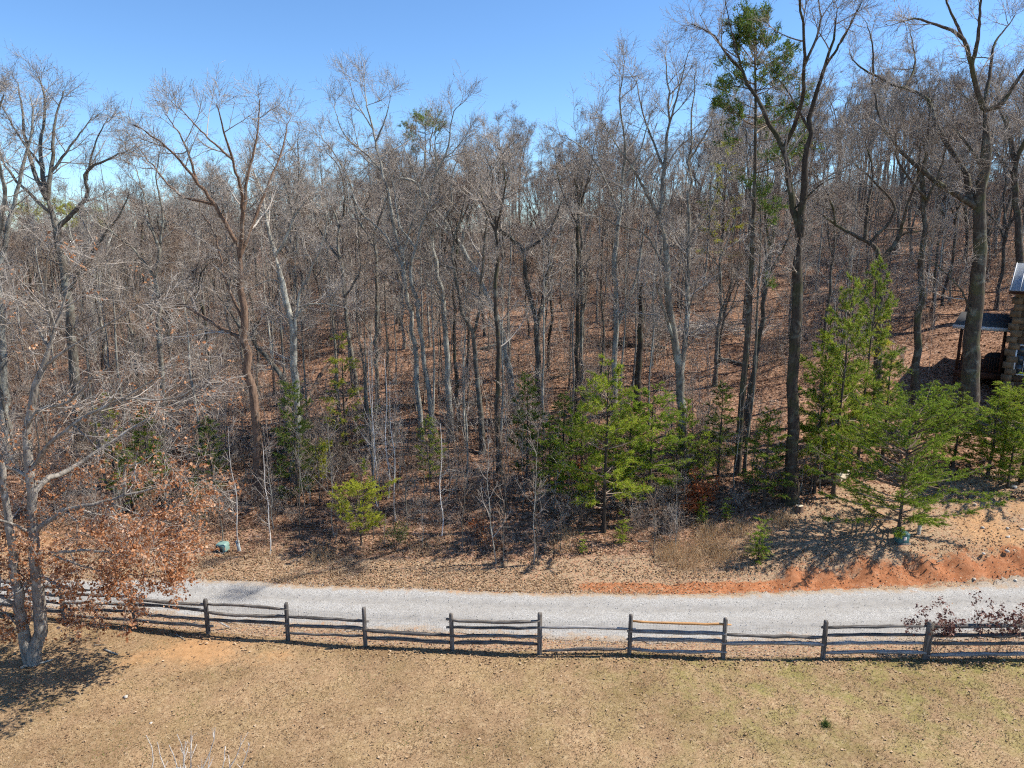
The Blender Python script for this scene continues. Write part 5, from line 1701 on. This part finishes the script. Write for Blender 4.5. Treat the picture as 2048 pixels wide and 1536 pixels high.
b = on_ground(1802, 1083)
root = thing('utility_box', 'dark teal utility box with a white sticker at the foot of the round pine', 'utility box', tuple(b), .12)
link('cabinet', chamfer_box('cabinet', .24, .22, .34, .02, M_BOX_TEAL), root)
lid = link('lid', chamfer_box('lid', .255, .235, .13, .05, M_BOX_TEAL, .04), root, (0, 0, .335))
G = Geo()
G.box((-.05, -.226, .13), (.07, -.222, .30))
stk = link('sticker', G.mesh('sticker', M_STICKER), root)
G = Geo()
G.box((-.03, -.2275, .235), (.05, -.2255, .275))
link('warning_mark', G.mesh('warning_mark', M_STICKER_RED), stk)
G = Geo()
G.box((-.27, -.25, -.12), (.27, .25, .012))
link('base_pad', G.mesh('base_pad', M_POST), root)
G = Geo()
G.box((.245, -.03, .18), (.265, .03, .26))
link('latch', G.mesh('latch', M_BLACK), root)


def marker(name, label, base, h, w, mat, lean):
    b = on_ground(*base)
    root = thing(name, label, 'marker post', tuple(b), .2)
    root.rotation_euler = (0, lean, .2)
    link('post', chamfer_box('post', w, w * .8, h, w * .4, mat), root)
    link('cap', chamfer_box('cap', w * 1.15, w * .95, h * .22, w * .5, mat), root, (0, 0, h))


marker('marker_post', 'beige cable marker post right of the teal utility box', (1837, 1069), .40, .07, M_BEIGE, .05)
marker('marker_post', 'white-grey cable marker post leaning right of the pale green utility box', (479, 1103), .42, .065, M_GREYPLASTIC, -.12)
# pale green box: hooded shell over a dark open front
b = on_ground(446, 1101)
root = thing('utility_box', 'pale green utility box with a dark front standing at the wood edge left', 'utility box', tuple(b), -.25, None, .82)
link('shell', chamfer_box('shell', .27, .26, .46, .07, M_BOX_PALE, .03), root)
G = Geo()
G.box((-.20, -.272, .02), (.19, -.258, .33))
link('front_panel', G.mesh('front_panel', M_BLACK), root)
G = Geo()
G.box((-.29, -.29, -.15), (.29, .29, .01))
link('base_pad', G.mesh('base_pad', M_POST), root)
# small dark blue barrel glimpsed behind the oak
b = on_ground(118, 985)
G = Geo()
a = np.linspace(0, 2 * np.pi, 14, endpoint=False)
prof = [(.26, 0), (.29, .05), (.30, .3), (.31, .33), (.30, .36), (.30, .62), (.31, .65), (.30, .68), (.29, .88), (.26, .92)]
V = np.concatenate([np.column_stack([np.cos(a) * r, np.sin(a) * r, np.full(14, z)]) for r, z in prof])
i = np.arange(14)
Q = np.concatenate([np.stack([j * 14 + i, j * 14 + (i + 1) % 14, (j + 1) * 14 + (i + 1) % 14, (j + 1) * 14 + i], -1) for j in range(9)])
tag(link('barrel', make_mesh('barrel', V, [Q, np.array([9 * 14 + i])], M_BLUE), None, tuple(b)), 'dark blue barrel glimpsed under the oak branches', 'barrel')

# brush pile on the slope
b = on_ground(1420, 668)
gg = np.random.default_rng(88)
n = 170
s = gg.normal(size=(n, 3)) * np.array([2.0, .9, .0]) + np.array([0, 0, .1])
s[:, 2] += gg.random(n) * .9 * np.exp(-(s[:, 0] / 2) ** 2)
a = gg.normal(size=n) * .5 + np.where(gg.random(n) < .5, 0, np.pi)
d = np.column_stack([np.cos(a), np.sin(a), gg.normal(size=n) * .25 + .12])
L = gg.uniform(1.0, 2.6, n)
p = [s]
for k in range(4):
    d = nrm(d + gg.normal(size=d.shape) * .12)
    p.append(p[-1] + d * (L / 4)[:, None])
P = np.stack(p, 1)
R = gg.uniform(.012, .035, n)[:, None] * np.linspace(1, .3, 5)[None]
P1, R1, _ = grow(P, R, np.full(n, 5), .2, 1, rad(20), rad(55), .3, .9, 2, .15, 0, .6, .01, .5, gg)
G = Geo()
v, q = tubes(P, R, 4)
G.add(v, q)
v, q = tubes(P1, np.maximum(R1, .006), 3)
G.add(v, q)
tag(link('brush_pile', G.mesh('brush_pile', M_TWIG_GREY, True), None, tuple(b)), 'grey tangle of cut branches heaped on the slope above the slim dark pine', 'brush pile')

# bare whitish shrub whose tips show at the bottom border
gg = np.random.default_rng(55)
yb = 13.2
tips_px = [(292, 1470), (315, 1484), (338, 1490), (354, 1468), (371, 1482), (382, 1462), (430, 1454), (421, 1502), (450, 1492), (482, 1470), (500, 1486), (404, 1522)]
root = thing('crape_myrtle', 'bare whitish shrub whose branch tips rise from the bottom border of the picture', 'shrub', (at(395, 1700, yb)[0], yb, 0))
o3 = np.array([at(395, 1700, yb)[0], yb, 0])
Ps = []
for k, (u, v) in enumerate(tips_px):
    tip = at(u, v, yb + gg.uniform(-.35, .35))
    mid = o3 + (tip - o3) * .55 + gg.normal(size=3) * np.array([.12, .12, .1])
    Ps.append(resample(np.array([o3 + gg.normal(size=3) * np.array([.06, .06, 0]), mid, o3 + (tip - o3) * .82 + gg.normal(size=3) * .05, tip]), 12))
P = np.array(Ps) - o3
R = np.linspace(.030, .006, 12)[None].repeat(len(P), 0)
link('stems', build_trunk('stems', P, R, M_BARK_WHITE, .2, 0, 6), root)
P1, R1, _ = grow(P, R, np.full(len(P), 5), .6, .98, rad(25), rad(50), .2, .6, 3, .1, .06, .8, .012, .5, gg)
v, q = tubes(P1, np.maximum(R1, .004), 4)
tag(link('twigs', make_mesh('twigs', v, [q], M_BARK_WHITE, True), root), kind='stuff')

# brambles over the fence at right
def bramble(label, u, seed, hgt_m, wid, n=500):
    gg = np.random.default_rng(seed)
    x0 = np.interp(u, [p[0] for p in posts], [p[1] for p in posts])
    yb_ = float(np.interp(x0, FX, FY)) + .12
    b_ = np.array([x0, yb_, float(hgt(x0, yb_))])
    m = 22
    s = gg.normal(size=(m, 3)) * np.array([wid * .35, .08, 0])
    a = gg.uniform(0, 6.28, m)
    d = np.column_stack([np.cos(a) * .3, np.sin(a) * .12, np.ones(m)])
    L = hgt_m * gg.uniform(.8, 1.5, m)
    p = [s]
    for k in range(8):
        d = nrm(d + gg.normal(size=d.shape) * np.array([.25, .08, .1]) - np.array([0, 0, .06 * k * .5]))
        p.append(p[-1] + d * (L / 8)[:, None])
    P_ = np.stack(p, 1)
    R_ = np.linspace(.008, .003, 9)[None].repeat(m, 0)
    P1_, R1_, _ = grow(P_, R_, np.full(m, 8), .3, 1, rad(30), rad(75), .2, .6, 3, .25, -.02, .7, .005, .5, gg)
    root_ = thing('bramble', label, 'bramble', tuple(b_), 0, 'brambles on the fence at right')
    G_ = Geo()
    for A_, B_ in ((P_, R_), (P1_, np.maximum(R1_, .003))):
        v_, q_ = tubes(A_, B_, 3)
        G_.add(v_, q_)
    link('stems', G_.mesh('stems', M_TWIG_BROWN, True), root_)
    c_ = P1_[:, 1:].reshape(-1, 3)
    c_ = c_[c_[:, 2] > hgt_m * .62]
    c_ = c_[gg.integers(len(c_), size=n)] + gg.normal(size=(n, 3)) * .05
    v_, t_ = leaves_geo(c_, .085, gg, 0, .3)
    tag(link('leaves', make_mesh('leaves', v_, [t_], M_LEAF_PURPLE), root_), kind='stuff')


bramble('purple-leaved bramble sprawling over the thick fence post', 1862, 81, 1.5, .9, 800)
bramble('purple-leaved bramble over the fence at the right border', 2015, 82, 1.5, 1.0, 1000)

# ------------------------------------------------------------------ the house at the right border
hy = 40.0
hx = at(2017, 700, hy)[0]                       # left front corner of the log wall
zg = float(hgt(hx, hy))
zd = at(1960, 745, 41.5)[2]                     # porch deck
ze = at(2020, 583, hy - .5)[2]                  # eave
house = thing('log_house', 'log house with a metal roof and side porch at the right border behind the pines', 'house', (hx, hy, 0), -rad(37))
H0 = np.array([hx, hy, 0.0])


def hpart(name, boxes, mat, parent=None):
    G_ = Geo()
    for a_, b_ in boxes:
        G_.box(a_, b_)
    return link(name, G_.mesh(name, mat), parent or house)


wx0, wx1, wz0, wz1 = .42, 1.92, at(2040, 745, hy)[2], at(2040, 690, hy)[2]
zl = np.linspace(zg - .6, ze, 20)
for k in range(19):                             # squared logs with joints between them, broken by the window
    a_, b_ = zl[k] + .012, zl[k + 1] - .012
    pieces = [(.05, 8.0)]
    if b_ > wz0 - .02 and a_ < wz1 + .02:
        pieces = [(wx1 + .02, 8.0)] + ([(.05, wx0 - .02)] if wx0 > .12 else [])
    for (p_, q_) in pieces:
        hpart('log', [((p_, .0, a_), (q_, .24, b_))], M_LOG)
    hpart('log', [((.05, .25, a_), (.29, 7.0, b_))], M_LOG)
hpart('chinking', [((.1, .09, zg - .6), (wx0 - .03 if wx0 > .2 else .101, .15, ze)), ((wx1 + .03, .09, zg - .6), (7.9, .15, ze)), ((wx0 - .03, .09, zg - .6), (wx1 + .03, .15, wz0 - .03)), ((wx0 - .03, .09, wz1 + .03), (wx1 + .03, .15, ze)), ((.12, .26, zg - .6), (.2, 6.9, ze))], M_BEIGE)
for k in range(19):
    a_, b_ = zl[k] + .006, zl[k + 1] - .006
    o_ = .16 if k % 2 else .02
    hpart('quoin', [((-.02 - o_, -.05, a_), (.34 if k % 2 else .50, .34, b_))], M_QUOIN)
hpart('back_wall', [((.3, 6.9, zg - .6), (8.0, 7.0, ze))], M_LOG)
win = hpart('window', [((wx0 - .08, -.04, wz0 - .08), (wx1 + .08, .05, wz0)), ((wx0 - .08, -.04, wz1), (wx1 + .08, .05, wz1 + .08)), ((wx0 - .08, -.04, wz0), (wx0, .05, wz1)), ((wx1, -.04, wz0), (wx1 + .08, .05, wz1))], M_WINFRAME)
nx_, nz_ = 4, 3
for i_ in range(nx_):
    for j_ in range(nz_):
        x_a, x_b = wx0 + (wx1 - wx0) * i_ / nx_ + .012, wx0 + (wx1 - wx0) * (i_ + 1) / nx_ - .012
        z_a, z_b = wz0 + (wz1 - wz0) * j_ / nz_ + .012, wz0 + (wz1 - wz0) * (j_ + 1) / nz_ - .012
        hpart('pane', [((x_a, .02, z_a), (x_b, .03, z_b))], M_GLASS, win)
hpart('glazing_bars', [((wx0 + (wx1 - wx0) * i_ / nx_ - .012, -.005, wz0), (wx0 + (wx1 - wx0) * i_ / nx_ + .012, .04, wz1)) for i_ in range(1, nx_)], M_WINFRAME, win)
# roof: two slopes along x, standing seams
def slab(name, pts, th, mat, parent):
    P_ = np.array(pts, float)
    n_ = np.cross(P_[1] - P_[0], P_[3] - P_[0])
    n_ = n_ / np.linalg.norm(n_) * th
    V_ = np.concatenate([P_, P_ + n_])
    return link(name, make_mesh(name, V_, [np.array([(0, 3, 2, 1), (4, 5, 6, 7), (0, 1, 5, 4), (1, 2, 6, 5), (2, 3, 7, 6), (3, 0, 4, 7)])], mat), parent)


ry, rz_ = 3.5, ze + 1.35
roof = slab('roof', [(-.35, -.5, ze), (8.4, -.5, ze), (8.4, ry, rz_), (-.35, ry, rz_)], .05, M_ROOF, house)
slab('roof', [(8.4, 7.5, ze), (-.35, 7.5, ze), (-.35, ry, rz_), (8.4, ry, rz_)], .05, M_ROOF, house)
for k in range(20):
    x_ = -.33 + k * .45
    slab('seam', [(x_, -.505, ze + .052), (x_ + .035, -.505, ze + .052), (x_ + .035, ry, rz_ + .052), (x_, ry, rz_ + .052)], .035, M_TRIM, roof)
hpart('fascia', [((-.34, -.49, ze - .16), (8.39, -.44, ze - .004))], M_STAIN)
G = Geo()
G.add([(.1, .3, ze), (.1, 6.9, ze), (.1, ry, rz_ - .12), (.25, .3, ze), (.25, 6.9, ze), (.25, ry, rz_ - .12)], [np.array([(0, 2, 1), (3, 4, 5)]), np.array([(0, 1, 4, 3), (1, 2, 5, 4), (2, 0, 3, 5)])])
link('gable', G.mesh('gable', M_LOG), house)
# porch on the left side
px0 = -2.55
pyf = 1.0
zr = at(1960, 652, 41.3)[2]
hpart('deck', [((px0, pyf, zd - .16), (-.06, pyf + 3.6, zd - .05))], M_STAIN)
for k in range(24):
    hpart('plank', [((px0, pyf + k * .15, zd - .046), (-.06, pyf + k * .15 + .138, zd))], M_STAIN)
hpart('rim_board', [((px0 - .04, pyf - .06, zd - .34), (-.06, pyf - .004, zd - .01))], M_STAIN)
CA, SA = math.cos(-rad(37)), math.sin(-rad(37))
for x_ in (px0 + .08, -.35):
    for y_ in (pyf + .08, pyf + 3.4):
        zz0 = float(hgt(hx + x_ * CA - y_ * SA, hy + x_ * SA + y_ * CA)) - .2
        hpart('deck_post', [((x_ - .1, y_ - .1, zz0), (x_ + .1, y_ + .1, zd - .161))], M_STAIN)
for x_ in (px0 + .08, (px0 - .35) / 2 - .1, -.3):
    hpart('porch_post', [((x_ - .08, pyf + .02, zd), (x_ + .08, pyf + .18, zr - .30))], M_STAIN)
hpart('porch_post', [((px0, pyf + 3.4, zd), (px0 + .16, pyf + 3.56, zr - .30))], M_STAIN)
hpart('railing', [((px0 + .1, pyf + .06, zd + .88), (-.3, pyf + .14, zd + .95)), ((px0 + .1, pyf + .07, zd + .1), (-.3, pyf + .13, zd + .16))], M_STAIN)
xb = np.arange(px0 + .22, -.35, .13)
for x_ in xb:
    hpart('baluster', [((x_, pyf + .08, zd + .161), (x_ + .04, pyf + .12, zd + .879))], M_STAIN)
hpart('porch_beam', [((px0 - .1, pyf, zr - .30), (-.06, pyf + .18, zr - .08))], M_TRIM)
slab('porch_roof', [(px0 - .35, pyf - .35, zr - .1), (-.06, pyf - .35, zr - .1), (-.06, pyf + 3.9, zr + .3), (px0 - .35, pyf + 3.9, zr + .3)], .06, M_PORCHROOF, house)
hpart('porch_fascia', [((px0 - .36, pyf - .40, zr - .24), (-.06, pyf - .352, zr - .04))], M_TRIM)
# grill standing on the porch
gl = ((px0 - .3) / 2 + .9, pyf + 1.6)
gb = H0 + np.array([gl[0] * CA - gl[1] * SA, gl[0] * SA + gl[1] * CA, zd])
grill = thing('covered_grill', 'dark rounded cover standing on the porch of the log house', 'grill', tuple(gb), -rad(37))
G = Geo()
a = np.linspace(0, 2 * np.pi, 14, endpoint=False)
prof = [(.40, 0.0), (.44, .2), (.47, .6), (.46, .8), (.36, .98), (.14, 1.05)]
V = np.concatenate([np.column_stack([np.cos(a) * r * 1.5, np.sin(a) * r * .8, np.full(14, z)]) for r, z in prof])
i = np.arange(14)
Q = np.concatenate([np.stack([j * 14 + i, j * 14 + (i + 1) % 14, (j + 1) * 14 + (i + 1) % 14, (j + 1) * 14 + i], -1) for j in range(5)])
link('cover', make_mesh('cover', V, [Q, np.array([5 * 14 + i])], M_BLACK, True), grill)
